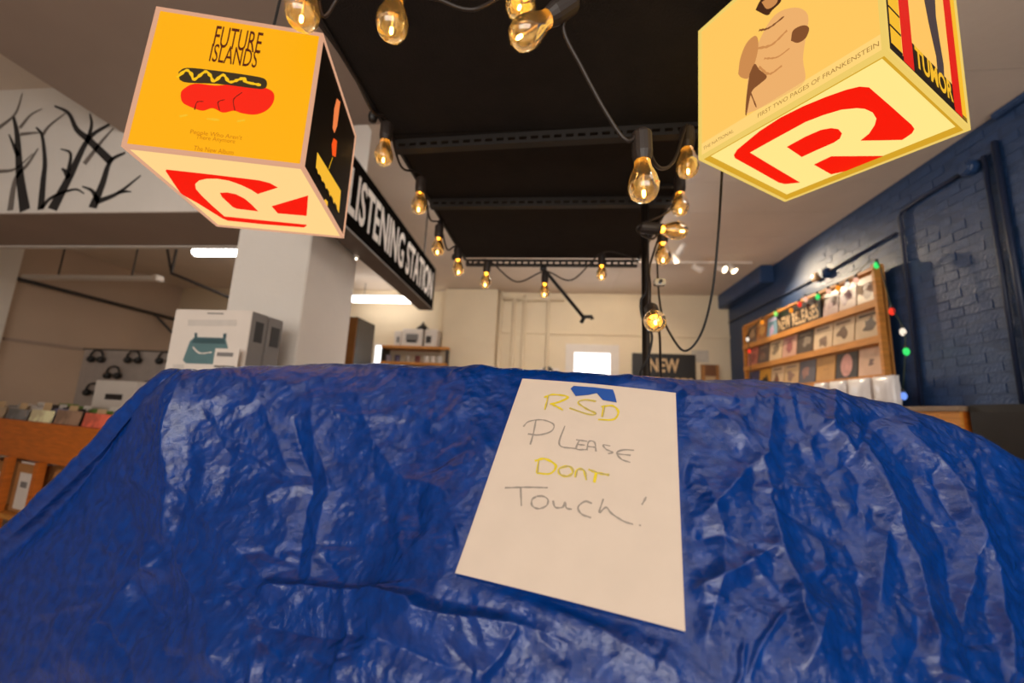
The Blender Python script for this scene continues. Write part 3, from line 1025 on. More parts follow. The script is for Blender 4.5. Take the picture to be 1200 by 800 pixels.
def world_frame(R, center, o, ux, uy, un):
    return (R @ Vector(o) + Vector(center), R @ Vector(ux), R @ Vector(uy), R @ Vector(un))


def lf(o, ux, uy, un):
    return (Vector(o), Vector(ux), Vector(uy), Vector(un))


def arc_fix(pts, n=1):
    return pts


# --- left, orange
cL, rL = (-.708, .797, .605), [math.radians(a) for a in (-1.9, -.8, 14.8)]
M_edge = emis('acrylic_edge_pink', (236, 176, 140), .85)
eL, RL, frontL, rightL, bottomL = light_box('light_box', 'orange lit cube lamp lettered FUTURE ISLANDS hanging before the branch mural', rL, cL,
                                            emis('lit_orange', (255, 176, 6), 1.0), emis('unlit_black_print', (24, 16, 10), .5),
                                            emis('lit_cream', (255, 214, 140), 1.0), M_edge, .0025)
h = S / 2
fo, fux, fuy, fun = (0, -h + .0024, 0), (1, 0, 0), (0, 0, 1), (0, -1, 0)
FW, FL = world_frame(RL, cL, fo, fux, fuy, fun), lf(fo, fux, fuy, fun)
M_txt = emis('lit_brown_ink', (84, 22, 6), 1.0)
M_red = emis('lit_red', (250, 34, 8), 1.0)
M_yel = emis('lit_yellow', (255, 196, 20), 1.0)
M_drk = emis('lit_dark_olive', (58, 44, 22), 1.0)


def ft(txt, q, bold=0.0, m=M_txt, name='lettering', parent=None, W=FW, L=FL, cx=130, cy=0, s=2.667, th=.0006, shear=0.0):
    """lettering between two crop points (lower left, upper right)"""
    P_ = px2(W, q, cx, cy, s)
    x0, y0 = P_[0]
    x1, y1 = P_[1]
    return text_mb(txt, L, x0, y0, x1 - x0, y1 - y0, th, bold, shear).build(name, m, parent)


ft('FUTURE', [(318, 146), (478, 104)], .004, parent=frontL)
ft('ISLANDS', [(306, 192), (464, 158)], .004, parent=frontL)
ft("People Who Aren't", [(247, 422), (412, 424)], 0, emis('lit_faint_ink', (205, 118, 8), 1.0), parent=frontL)
ft('There Anymore', [(265, 438), (390, 436)], 0, MATS['lit_faint_ink'], parent=frontL)
ft('The New Album', [(258, 470), (385, 470)], 0, MATS['lit_faint_ink'], parent=frontL)
# abstract red lumps under a dark bar with yellow drips
blob = [(218, 300), (224, 282), (262, 262), (330, 268), (400, 262), (478, 274), (508, 290), (508, 318), (488, 344), (452, 358), (410, 354), (384, 346), (350, 352), (318, 338), (286, 346), (248, 334), (224, 320)]
MB().poly(smooth2(px2(FW, blob + blob[:1], 130, 0, 2.667), 4)[:-1], FL, .0006).build('printed_blob', M_red, frontL)
bar = [(212, 226), (240, 213), (330, 222), (430, 236), (478, 246), (488, 262), (478, 278), (440, 276), (330, 262), (226, 256)]
MB().poly(smooth2(px2(FW, bar + bar[:1], 130, 0, 2.667), 4)[:-1], FL, .0010).build('printed_bar', M_drk, frontL)
MB().ribbon(px2(FW, [(208, 244), (236, 222), (252, 232), (262, 250), (296, 226), (312, 238), (324, 256), (352, 236), (372, 258), (402, 250), (418, 246), (424, 258), (470, 268)], 130, 0, 2.667), .0075, FL, .0016).build('printed_drip', M_yel, frontL)
for q in ([(215, 365), (240, 360)], [(300, 372), (340, 376)], [(395, 380), (420, 376)]):
    MB().ribbon(px2(FW, q, 130, 0, 2.667), .006, FL, .0008).build('printed_mark', emis('lit_amber', (246, 190, 40), 1.0), frontL)
for q in ([(262, 344), (270, 320), (290, 318)], [(340, 345), (336, 320), (356, 312)], [(388, 346), (384, 312), (410, 290)]):
    MB().ribbon(px2(FW, q, 130, 0, 2.667), .0022, FL, .0008).build('printed_line', M_txt, frontL)
# right side: black with orange marks
so, sux, suy, sun_ = (h - .0024, 0, 0), (0, 1, 0), (0, 0, 1), (1, 0, 0)
SW, SL = world_frame(RL, cL, so, sux, suy, sun_), lf(so, sux, suy, sun_)
M_org = emis('lit_orange_red', (246, 84, 24), 1.0)
MB().poly(px2(SW, [(706, 308), (716, 318), (706, 395), (698, 415), (693, 400), (698, 340)], 130, 0, 2.667), SL).build('printed_flame', emis('lit_peach', (240, 128, 70), 1.0), rightL)
MB().poly(px2(SW, [(696, 432), (706, 440), (702, 490), (692, 486), (690, 450)], 130, 0, 2.667), SL).build('printed_flame', M_org, rightL)
MB().ribbon(px2(SW, [(692, 492), (680, 528)], 130, 0, 2.667), .004, SL).build('printed_line', M_yel, rightL)
MB().poly(px2(SW, [(645, 476), (718, 596), (712, 664), (640, 528)], 130, 0, 2.667), SL).build('printed_label', emis('lit_gold', (246, 184, 50), 1.0), rightL)
for q in ([(640, 540), (700, 640)], ):
    for k in range(6):
        a_ = (638 + k * 12, 536 + k * 22)
        MB().poly(px2(SW, [a_, (a_[0] + 8, a_[1] + 14), (a_[0] + 6, a_[1] - 4), (a_[0] - 1, a_[1] - 16)], 130, 0, 2.667), SL, .0012).build('printed_notch', MATS['unlit_black_print'], rightL)
MB().poly([(x, y) for x, y in px2(SW, [(664, 628), (670, 622), (677, 630), (677, 642), (670, 648), (664, 638)], 130, 0, 2.667)], SL).build('printed_dot', MATS['lit_gold'], rightL)


def logo(W, L, parent, c_out, counter, leg, cx, cy, s):
    mr = emis('lit_logo_red', (250, 26, 8), 1.0)
    for pts, nm in ((c_out, 'logo_body'), (counter, 'logo_counter'), (leg, 'logo_leg')):
        MB().poly(px2(W, pts, cx, cy, s), L, .0006).build(nm, mr, parent)


bo, bux, buy, bun = (0, 0, -h + .0024), (1, 0, 0), (0, -1, 0), (0, 0, -1)
logo(world_frame(RL, cL, bo, bux, buy, bun), lf(bo, bux, buy, bun), bottomL,
     [(235, 208), (470, 234), (700, 262), (755, 276), (795, 298), (695, 330), (660, 308), (610, 284), (550, 263), (490, 253), (440, 253), (400, 262), (380, 280), (384, 306), (410, 336), (460, 384), (527, 443), (720, 463), (940, 485), (936, 493), (925, 498), (720, 482), (545, 464), (515, 452), (400, 380), (310, 330), (270, 272), (232, 214)],
     [(505, 325), (540, 323), (585, 332), (630, 355), (665, 385), (696, 417), (590, 404), (570, 396), (515, 345)],
     [(765, 392), (948, 338), (940, 440), (795, 427)], 140, 150, 4.2857)

# --- right, pale yellow
cR, rR = (.516, .784, .704), [math.radians(a) for a in (0.0, 1.6, -56.4)]
M_edge2 = emis('acrylic_edge_yellow', (250, 214, 110), .9)
eR, RR, frontR, rightR, bottomR = light_box('light_box', 'pale yellow lit cube lamp lettered FIRST TWO PAGES OF FRANKENSTEIN before the blue wall', rR, cR,
                                            emis('lit_straw', (255, 200, 96), 1.0), emis('lit_panel_amber', (255, 196, 96), 1.0),
                                            emis('lit_lemon', (255, 232, 140), 1.0), M_edge2, .012)
FW2, FL2 = world_frame(RR, cR, fo, fux, fuy, fun), lf(fo, fux, fuy, fun)
# paler border band of the sleeve with its lettering
g = h - .007
M_band = emis('lit_pale_band', (255, 212, 120), 1.0)
MB().box((-g, -h + .0018, -g), (g, -h + .0024, -g + .028)).build('printed_band', M_band, frontR)
FL2t = lf((0, -h + .0018, 0), fux, fuy, fun)
P_ = px2(FW2, [(82, 572), (200, 508), (295, 448), (768, 170)], 800, 0, 3.333)
M_ink2 = emis('lit_tan_ink', (168, 122, 60), 1.0)
text_mb('THE NATIONAL', FL2t, P_[0][0], -g + .010, P_[1][0] - P_[0][0], .0075, .0006).build('lettering', M_ink2, frontR)
text_mb('FIRST TWO PAGES OF FRANKENSTEIN', FL2t, P_[2][0], -g + .010, P_[3][0] - P_[2][0], .0085, .0006).build('lettering', M_ink2, frontR)


def cpoly(pts, m, nm, parent, W, L, cx, cy, s, th=.0006, sm=True):
    p_ = px2(W, pts, cx, cy, s)
    if sm:
        p_ = smooth2(p_ + p_[:1], 4)[:-1]
    return MB().poly(p_, L, th).build(nm, m, parent)


Msk, Msk2, Msk3, Msk4 = (emis('lit_sepia_%d' % i, c, 1.0) for i, c in enumerate(((238, 176, 108), (206, 140, 80), (132, 80, 44), (74, 42, 24))))
K5 = (FW2, FL2, 800, 0, 3.333)
# a plain sepia figure holding a large mask-like shape (generic)
cpoly([(246, 445), (252, 350), (262, 270), (300, 160), (360, 60), (440, 30), (490, 60), (480, 150), (470, 230), (476, 320), (400, 372), (310, 420)], Msk, 'printed_figure', frontR, *K5)
cpoly([(218, 290), (226, 230), (250, 170), (285, 140), (296, 170), (290, 220), (262, 300), (232, 304)], Msk2, 'printed_arm', frontR, *K5, th=.0009)
cpoly([(424, 160), (432, 120), (470, 100), (494, 110), (480, 150), (450, 168)], Msk3, 'printed_shade', frontR, *K5, th=.0009)
cpoly([(262, 290), (282, 250), (300, 272), (330, 300), (300, 330), (270, 360), (252, 440), (246, 445), (250, 380)], Msk3, 'printed_shade', frontR, *K5, th=.0010)
cpoly([(286, 40), (300, 10), (330, -30), (380, -30), (384, 5), (350, 40), (330, 60)], Msk4, 'printed_hair', frontR, *K5, th=.0010)
cpoly([(310, 10), (345, -12), (372, 0), (360, 22), (330, 36)], Msk2, 'printed_face', frontR, *K5, th=.0013)
for q, wd, m_ in (([(300, 120), (340, 110), (398, 66)], .005, Msk3), ([(296, 190), (350, 176), (410, 120)], .006, Msk2), ([(300, 262), (340, 290), (390, 258)], .005, Msk2), ([(320, 230), (370, 225), (420, 190)], .004, Msk2), ([(262, 350), (290, 420)], .003, Msk3)):
    MB().ribbon(px2(FW2, q, 800, 0, 3.333), wd, FL2, .0016).build('printed_line', m_, frontR)
SW2, SL2 = world_frame(RR, cR, so, sux, suy, sun_), lf(so, sux, suy, sun_)
K6 = (SW2, SL2, 1030, 0, 5.0)
Mk, Mrd, Myl, Mdk = emis('lit_black', (30, 18, 10), 1.0), emis('lit_crimson', (226, 26, 10), 1.0), emis('lit_chrome_yellow', (246, 186, 40), 1.0), emis('lit_violet_grey', (72, 58, 58), 1.0)
# local layout of the side sleeve: bands drawn in face coordinates
def band(y0, y1, z0, z1, m, nm, th=.0006):
    MB().box((h - .0024, y0, z0), (h - .0024 + th, y1, z1)).build(nm, m, rightR)
band(-g, -g + .012, -g, g, Mk, 'printed_border')
band(-g + .012, g, -g, -g + .014, Mk, 'printed_border')
band(-g + .012, -g + .048, -g + .014, g, Myl, 'printed_strip')
for k in range(9):
    band(-g + .012, -g + .048, -g + .014 + k * .033, -g + .017 + k * .033, Mk, 'printed_rule', .001)
band(-g + .052, -g + .088, -g + .006, g, Mrd, 'printed_strip', .0008)
band(g - .055, g - .022, -g + .006, g, Mrd, 'printed_strip', .0008)
band(g - .022, g, -g + .006, g, Myl, 'printed_strip', .0006)
band(-g + .09, g - .056, -g + .014, -g + .058, Mk, 'printed_border', .0005)
text_mb('TUMOR', lf((h - .0024, 0, 0), sux, suy, sun_), -g + .094, -g + .018, 2 * g - .155, .038, .0014, .03).build('lettering', Myl, rightR)
p_ = px2(SW2, [(265, 0), (290, 130), (310, 220), (335, 330), (345, 430), (380, 470), (375, 380), (350, 230), (330, 100), (325, 0)], 1030, 0, 5.0)
MB().poly(p_, SL2, .0009).build('printed_figure', Mdk, rightR)
# bottom: recessed pale panel with the logo
bo2 = (0, 0, -h + .0118)
for (a_, b_) in (((-g, -g, -h + .001), (g, -g + .004, -h + .012)), ((-g, g - .004, -h + .001), (g, g, -h + .012)),
                 ((-g, -g + .004, -h + .001), (-g + .004, g - .004, -h + .012)), ((g - .004, -g + .004, -h + .001), (g, g - .004, -h + .012))):
    MB().box(a_, b_).build('inner_rim', emis('lit_ochre', (214, 162, 40), 1.0), eR)
logo(world_frame(RR, cR, bo2, bux, buy, bun), lf(bo2, bux, buy, bun), bottomR,
     [(200, 605), (212, 585), (300, 512), (380, 460), (470, 415), (560, 378), (640, 350), (690, 338), (728, 341), (810, 412), (895, 488), (905, 503), (895, 520), (858, 545), (780, 547), (695, 548), (728, 522), (750, 488), (757, 462), (742, 438), (712, 424), (680, 421), (620, 427), (550, 448), (480, 475), (370, 535), (262, 595), (360, 654), (458, 712), (400, 718), (375, 712), (290, 664), (205, 617)],
     [(407, 573), (480, 533), (540, 507), (580, 500), (608, 504), (622, 520), (614, 540), (590, 556), (530, 582), (465, 612)],
     [(513, 642), (580, 610), (720, 609), (855, 608), (790, 630), (690, 655), (580, 680)], 800, 0, 3.333)

# cords that carry the light boxes
for (c_, lb, R_) in ((cL, 'pair of black cords carrying the orange cube lamp', RL), (cR, 'pair of black cords carrying the pale yellow cube lamp', RR)):
    t = thing('suspension_wire', lb, 'wire', (c_[0], c_[1], c_[2] + .17))
    for s in (-1, 1):
        p = R_ @ Vector((s * .03, 0, h + .002)) + Vector(c_)
        q = Vector((c_[0] - s * .03, c_[1], ZK - .002 if abs(c_[0]) < .6 else ZB))
        MB().tube([p, q], .0035, 6).build('cord', M_black, t)
    MB().lathe([(0, 0), (.02, 0), (.02, .01), (.006, .016), (0, .016)], R_ @ Vector((0, 0, h + .0)) + Vector(c_), R_ @ Vector((0, 0, 1)), 10).build('cord_cap', M_black, t)

# ------------------------------------------------------------------ festoon bulbs
M_glass = glassy('amber_bulb_glass', (1.0, .80, .48), .06, .11)
M_fil = emis('filament_glow', (255, 205, 120), 60)
M_led = emis('lamp_neck_glow', (255, 176, 60), 14)


def make_bulb():
    e = bpy.data.objects.new('festoon_bulb', None)
    COL.objects.link(e)
    ORG[e.name] = Vector((0, 0, 0))
    MB().lathe([(0, .006), (.010, .006), (.0155, 0), (.0165, -.004), (.0165, -.036), (.0135, -.049), (0, -.05)], n=16).build('socket', M_rubber, e, smooth=False)
    gl = MB().lathe([(.0125, -.048), (.013, -.056), (.017, -.066), (.0218, -.078), (.0242, -.090), (.0232, -.101), (.0185, -.111), (.010, -.117), (0, -.119)], n=24).build('glass', M_glass, e, smooth=True)
    MB().lathe([(0, -.05), (.009, -.05), (.009, -.056), (.004, -.060), (0, -.060)], n=12).build('lamp_neck', M_led, e, smooth=True)
    MB().lathe([(.0022, -.058), (.0022, -.100), (0, -.102)], n=8).build('light_guide', glassy('clear_acrylic', (.95, .9, .8), .2), e, smooth=True)
    MB().lathe([(0, -.098), (.0026, -.100), (.0028, -.108), (0, -.112)], n=8).build('filament', M_fil, e, smooth=True)
    return e


bulb = make_bulb()
BUL = [('b1', 355, 10, .74, (0, 0, -1), 'bulb behind the top edge of the orange cube lamp'),
       ('b2', 460, 24, .76, (0, 0, -1), 'bulb hanging alone before the dark canopy, next along from the orange cube'),
       ('b3', 611, 3, .80, (-.1, -.35, -.9), 'upper bulb of the close pair at the top of the canopy'),
       ('b4', 620, 36, .74, (-.70, -.1, -.62), 'tilted lower bulb of the close pair at the top of the canopy'),
       ('b5', 450, 180, 1.30, (0, 0, -1), 'bulb at the canopy edge just past the orange cube lamp'),
       ('b6', 491, 239, 1.55, (0, 0, -1), 'bulb on the canopy edge, second past the orange cube lamp'),
       ('b7', 513, 290, 1.85, (0, 0, -1), 'bulb on the canopy edge, third past the orange cube lamp'),
       ('b8', 537, 314, 2.05, (.1, 0, -1), 'bulb at the far canopy corner above the sign end'),
       ('b9', 569, 329, 2.15, (-.05, 0, -1), 'bulb below the far canopy edge, first from the sign'),
       ('b10', 638, 341, 2.30, (0, 0, -1), 'bulb below the far canopy edge beside the slanting arm'),
       ('b11', 705, 320, 2.25, (0, 0, -1), 'bulb below the far canopy edge between the arm and the pole'),
       ('b12', 754, 214, .78, (.03, 0, -1), 'large amber bulb before the canopy at the top of the pole'),
       ('b13', 806, 192, 1.10, (0, 0, -1), 'bulb beside the lower corner of the pale yellow cube'),
       ('b14', 797, 240, 1.42, (0, 0, -1), 'bulb below the corner of the pale yellow cube, over the sideways bulb'),
       ('b15', 791, 270, 1.30, (.96, 0, -.1), 'bulb lying sideways beside the pole'),
       ('b16', 777, 298, 1.50, (0, 0, -1), 'bulb beside the pole just under the sideways bulb'),
       ('b17', 767, 375, 1.10, (-.1, -.8, -.5), 'lit bulb facing the viewer low on the pole')]
BT, BD = {}, {}
BS = 1.22
for i, (nm, px, py, dd, dr, lb) in enumerate(BUL):
    o = bulb if i == 0 else copy_tree(bulb)
    c = dep(px, py, dd)
    dv = Vector(dr).normalized()
    top = c - dv * .086 * BS
    o.location = top + Vector((0, 0, H))
    o.rotation_euler = dv.to_track_quat('-Z', 'Y').to_euler()
    o.scale = (BS, BS, BS)
    tag(o, 'amber glass ' + lb, 'light bulb', 'festoon bulbs around the canopy')
    BT[nm], BD[nm] = top, dv


def cable(name, label, pts, r=.0036, m=M_rubber, cat='cable', k=8):
    o = MB().tube(catmull(pts, k), r, 7).build(name, m, smooth=True)
    return tag(o, label, cat)


def tip(n):
    return BT[n] - BD[n] * .0125


cable('festoon_cable', 'dark festoon cable along the sign side and far edge of the canopy',
      [(-.63, .55, .90), dep(401, 66, 1.0), dep(436, 130, 1.22), tip('b5'), dep(470, 195, 1.45), tip('b6'), dep(503, 255, 1.7), tip('b7'), dep(524, 292, 1.95),
       tip('b8'), dep(552, 310, 2.12), tip('b9'), dep(605, 330, 2.25), tip('b10'), dep(670, 328, 2.28), tip('b11'), dep(735, 300, 2.3), Vector((.47, 2.40, ZK - .01))], .0042)
cable('festoon_cable', 'dark festoon cable looping between the bulbs at the top of the canopy',
      [(-.60, .45, .86), dep(330, -10, .8), tip('b1'), dep(378, 18, .80), dep(400, -6, .8), dep(430, -14, .8), tip('b2'), dep(490, -8, .78), dep(515, 0, .78), dep(545, 11, .78), dep(570, 6, .79), tip('b3'),
       dep(640, -6, .77), tip('b4'), dep(660, 32, .76), dep(682, 80, .77), dep(712, 135, .78), dep(735, 165, .78), tip('b12')], .0038)
cable('festoon_cable', 'dark festoon cable from the large amber bulb down the pole',
      [tip('b12'), dep(770, 195, .85), dep(790, 188, 1.0), tip('b13'), dep(798, 205, 1.3), tip('b14'), dep(786, 245, 1.42), tip('b15'), dep(765, 280, 1.42), tip('b16'),
       dep(762, 310, 1.5), dep(762, 335, 1.4), tip('b17'), dep(772, 385, 1.35), dep(774, 420, 1.48), dep(775, 452, 1.53)], .0042)
cable('power_cord', 'thin black cord hanging in a loop from the pale yellow cube to the pole',
      [Vector((.47, 1.12, .86)), dep(846, 205, 1.15), dep(842, 270, 1.18), dep(835, 340, 1.2), dep(822, 390, 1.22), dep(803, 411, 1.24), dep(786, 392, 1.28), dep(775, 365, 1.38), dep(771, 330, 1.50), dep(770, 300, 1.56)], .0036, M_black, 'cord')
cable('power_cord', 'short dark cord winding round the pole behind the low bulb',
      [dep(757, 300, 1.50), dep(757, 340, 1.47), dep(751, 352, 1.47), dep(753, 372, 1.46), dep(764, 392, 1.45), dep(759, 420, 1.45), dep(751, 435, 1.46), dep(750, 452, 1.47)], .0045, M_black, 'cord')
t = thing('cord_clip', 'small grey clip on the cords beside the pole', 'clip', dep(774, 331, 1.35))
p = dep(773, 331, 1.37)
MB().box(p - Vector((.018, .012, .012)), p + Vector((.018, .012, .012))).build('body', M_chrome, t, bevel=.003)
MB().lathe([(0, 0), (.006, 0), (.006, .008), (0, .008)], p + Vector((0, -.012, 0)), (0, -1, 0), 8).build('screw', M_blackmetal, t)

# ------------------------------------------------------------------ track lights on the ceiling
t = thing('ceiling_track', 'white ceiling track with spotlights near the back wall', 'light track', (1.5, 5.9, ZC))
MB().box((.7, 5.87, ZC - .03), (2.75, 5.93, ZC)).build('rail', M_ceil, t)
M_spot = emis('spot_lens_glow', (255, 232, 190), 14)


def spot(px, py, yv, dr, label, lit, size=1.0):
    p = at(px, py, 1, yv)
    p.z = min(p.z, ZC - .10)
    tt = thing('track_spotlight', label, 'spotlight', p, 'spotlights on the ceiling track')
    d = Vector(dr).normalized()
    MB().lathe([(0, -.09), (.03, -.09), (.035, -.08), (.05 * size, .05), (.052 * size, .06), (.046 * size, .06), (.044 * size, .045)], p, d, 16).build('housing', M_card, tt, smooth=True)
    MB().lathe([(0, .046), (.044 * size, .046), (.044 * size, .048), (0, .05)], p, d, 16).build('lens', M_spot if lit else M_chrome, tt)
    if lit:
        ld = bpy.data.lights.new('spot_beam', 'SPOT')
        ld.energy, ld.color, ld.spot_size, ld.spot_blend, ld.shadow_soft_size = lit, (1.0, .80, .56), math.radians(80), .7, .03
        lo = bpy.data.objects.new('spot_beam', ld)
        COL.objects.link(lo)
        lo.parent = tt
        lo.location = d * .07
        lo.rotation_euler = d.to_track_quat('-Z', 'Y').to_euler()
    MB().tube([p - d * .05, Vector((p.x - d.x * .05, p.y - d.y * .05, ZC - .028))], .009, 6).build('stem', M_card, tt)


spot(846, 314, 5.9, (.45, -.75, -.5), 'lit ceiling spotlight beside the loop of cord', 75)
spot(858, 314, 5.9, (.42, -.45, -.8), 'lit ceiling spotlight nearest the blue wall', 75)
spot(818, 311, 5.9, (.9, .3, -.3), 'ceiling spotlight turned away beside the bulbs', False)
spot(798, 290, 5.2, (-.2, .8, -.45), 'ceiling spotlight seen just past the sideways bulb', 50)
spot(792, 300, 5.5, (.4, .5, -.6), 'grey ceiling spotlight low behind the bulb by the pole', False)

# ------------------------------------------------------------------ record display on the blue wall
XD = XR - .10
t = thing('record_display', 'pine wall display of record sleeves with coloured lights on the blue wall', 'display', (XD, 5.4, .2))
y0d, y1d = 4.0, 6.82
zs = [.3875 * XD, .272 * XD, .1515 * XD]
ztop = .508 * XD
MB().box((XD + .03, y0d, .165), (XD + .045, y1d, ztop - .03)).build('back_board', mat('pine_back', (190, 132, 66), .6, var=.1, scale=5), t)
for zz in zs:
    MB().box((XD - .03, y0d + .04, zz - .04), (XD + .03, y1d - .03, zz)).build('shelf_board', M_woodh, t, bevel=.003)
    MB().box((XD - .04, y0d + .04, zz - .045), (XD - .03, y1d - .03, zz + .025)).build('lip', M_woodh, t)
MB().box((XD + .045, 4.3, 1.0), (XR - .001, 4.5, 1.06)).build('wall_cleat', M_dark, t)
MB().box((XD + .045, 6.3, 1.0), (XR - .001, 6.5, 1.06)).build('wall_cleat', M_dark, t)
MB().box((XD + .0, y0d, ztop - .035), (XD + .045, y1d, ztop)).build('top_rail', M_woodh, t, bevel=.003)
MB().box((XD - .042, y0d, .165), (XD + .012, y0d + .04, ztop)).build('side_post', M_wood, t, bevel=.003)
MB().box((XD - .02, y1d - .03, .165), (XD + .03, y1d, ztop - .03)).build('side_post', M_wood, t, bevel=.003)
MB().box((XD - .03, y0d + .04, .162), (XD + .03, y1d - .03, .172)).build('base_board', M_woodh, t)

ROWS = [
    (0, [((214, 190, 160), 'cream'), ((190, 164, 150), 'pinkish grey'), ((176, 150, 144), 'mauve'), 'SIGN', ((120, 160, 180), 'light blue'), ((196, 120, 56), 'orange'), ((120, 84, 60), 'brown')]),
    (1, [((206, 180, 148), 'cream with a dark print'), ((214, 188, 156), 'beige'), ((216, 190, 158), 'pale beige'), ((84, 72, 64), 'charcoal framed'), ((206, 160, 140), 'pink'), ((216, 186, 146), 'sand'), ((96, 78, 70), 'dark brown'), ((190, 110, 90), 'red brown')]),
    (2, [((214, 176, 148), 'pale pink with a small print'), ((60, 52, 48), 'dark with a pink face print'), ((196, 146, 84), 'plain kraft'), ((100, 96, 104), 'slate blue'), ((212, 176, 130), 'tan'), ((220, 186, 146), 'pale tan'), ((214, 152, 50), 'black and yellow'), ((72, 70, 104), 'navy')]),
]
accent = {0: [(150, 120, 100), (150, 120, 130), (150, 116, 120), None, (200, 170, 200), (230, 170, 90), (180, 140, 100)],
          1: [(96, 84, 76), (120, 96, 80), (140, 116, 100), (140, 126, 112), (160, 96, 96), (130, 110, 90), (140, 110, 90), (150, 70, 60)],
          2: [(120, 96, 90), (206, 150, 140), (170, 126, 76), (160, 120, 110), (150, 116, 100), (120, 80, 60), (40, 30, 24), (110, 100, 140)]}
ordn = ['first', 'second', 'third', 'fourth', 'fifth', 'sixth', 'seventh', 'eighth']
for r_, items in ROWS:
    y = y0d + .05
    rn = ['top', 'middle', 'bottom'][r_]
    k = 0
    for j, it in enumerate(items):
        if it == 'SIGN':
            ya, yb2 = at(963, 350, 0, XD).y, at(912, 375, 0, XD).y
            ts = thing('shop_sign', 'small black sign reading NEW RELEASES on the top shelf of the record display', 'sign', (XD - .02, (ya + yb2) / 2, zs[r_]))
            MB().box((XD - .022, ya, zs[r_] + .001), (XD + .0, yb2, zs[r_] + .30)).build('board', M_black, ts, bevel=.003)
            fr = (Vector((XD - .0225, yb2, zs[r_])), Vector((0, -1, 0)), Vector((0, 0, 1)), Vector((-1, 0, 0)))
            text_mb('NEW RELEASES', fr, .04, .05, yb2 - ya - .08, .17, .002, .02).build('lettering', M_kraft, ts)
            y = yb2 + .01
            continue
        c, nm = it
        wdt = .33 if r_ else (at(963, 350, 0, XD).y - y0d - .07) / 3 if k < 3 else .30
        if y + wdt > y1d - .03:
            wdt = y1d - .035 - y
        ac = accent[r_][j]
        ts = thing('record_sleeve', f'{nm} record sleeve, {ordn[j if r_ else k]} from near post, {rn} display shelf', 'record', (XD, y + wdt / 2, zs[r_]), f'record sleeves on the display')
        cm = mat(f'sleeve_{r_}_{j}', c, .35, var=.1, scale=7)
        X0 = XD - .02
        P = []
        for z_, ln in ((zs[r_] + .001, 0.0), (zs[r_] + .298, .036)):
            P += [(X0 + ln, y, z_), (X0 + ln + .005, y, z_), (X0 + ln + .005, y + wdt - .012, z_), (X0 + ln, y + wdt - .012, z_)]
        MB().hexa([P[0], P[3], P[2], P[1], P[4], P[7], P[6], P[5]]).build('cover', cm, ts)
        # printed picture: a soft abstract shape of its own
        rg = random.Random(r_ * 20 + j)
        fw_ = Vector((0, -1, 0))
        upv = Vector((.036, 0, .298)).normalized()
        nv = Vector((-.298, 0, .036)).normalized()
        fr = (Vector((X0, y + wdt / 2 - .006, zs[r_])), fw_, upv, nv)
        am = mat(f'sleeve_print_{r_}_{j}', ac, .35, var=.2, scale=15)
        cxp, cyp = rg.uniform(-.03, .03), rg.uniform(.10, .18)
        if 'face' in nm:
            pts = [(math.cos(q) * .085, .165 + math.sin(q) * .12) for q in np.linspace(0, 2 * math.pi, 18)[:-1]]
        else:
            pts = [(cxp + math.cos(q) * rg.uniform(.04, .11), cyp + math.sin(q) * rg.uniform(.04, .10)) for q in np.linspace(0, 2 * math.pi, 11)[:-1]]
            if r_ == 2 and j == 0:
                pts = [(x * .45, y_ * .6 + .05) for x, y_ in pts]
            if j == 2 and r_ == 2:
                pts = [(x * .6, y_ * .15 + .14) for x, y_ in pts]
        MB().poly(smooth2(pts + pts[:1], 3)[:-1], fr, .001).build('printed_picture', am, ts)
        if r_ == 1 or j in (4, 5):
            MB().poly([(-.12, .25), (.10, .25), (.10, .275), (-.12, .275)], fr, .001).build('printed_title', am, ts)
        y += wdt + .006
        k += 1

# white packages at the foot of the display
for i, (xa, xb, lb) in enumerate(((1030, 1056, 'white plump package under the display, at the near post'), (1000, 1026, 'white plump package under the display, second from the near post'),
                                  (978, 998, 'white plump package under the display, third from the near post'), (960, 974, 'white plump package under the display, farthest from the near post'))):
    ya, yb2 = at(xb, 460, 0, XD - .1).y, at(xa, 460, 0, XD - .1).y
    bm = bmesh.new()
    bmesh.ops.create_cube(bm, size=1)
    bmesh.ops.subdivide_edges(bm, edges=bm.edges, cuts=5, use_grid_fill=True)
    for v in bm.verts:
        d = max(abs(v.co.y), abs(v.co.z)) * 2
        v.co.x *= .35 + .65 * math.sqrt(max(0, 1 - d ** 3)) + .05 * math.sin(v.co.z * 14 + i)
        v.co = Vector((v.co.x * .12, v.co.y * (yb2 - ya) * .96, v.co.z * .28))
    bmesh.ops.recalc_face_normals(bm, faces=bm.faces)
    mb = MB()
    bm.verts.index_update()
    cpt = Vector((XD - .12, (ya + yb2) / 2, .163 + .14))
    mb.add([v.co + cpt for v in bm.verts], [[v.index for v in f_.verts] for f_ in bm.faces])
    bm.free()
    t = thing('wrapped_package', lb, 'package', (XD - .1, (ya + yb2) / 2, .165), 'white packages under the display')
    mb.build('bag', mat('white_plastic_wrap', (236, 232, 232), .25, var=.03), t, smooth=True)
    MB().box((XD - .172, ya + .05, .30), (XD - .150, yb2 - .05, .302)).build('seal', M_card, t)

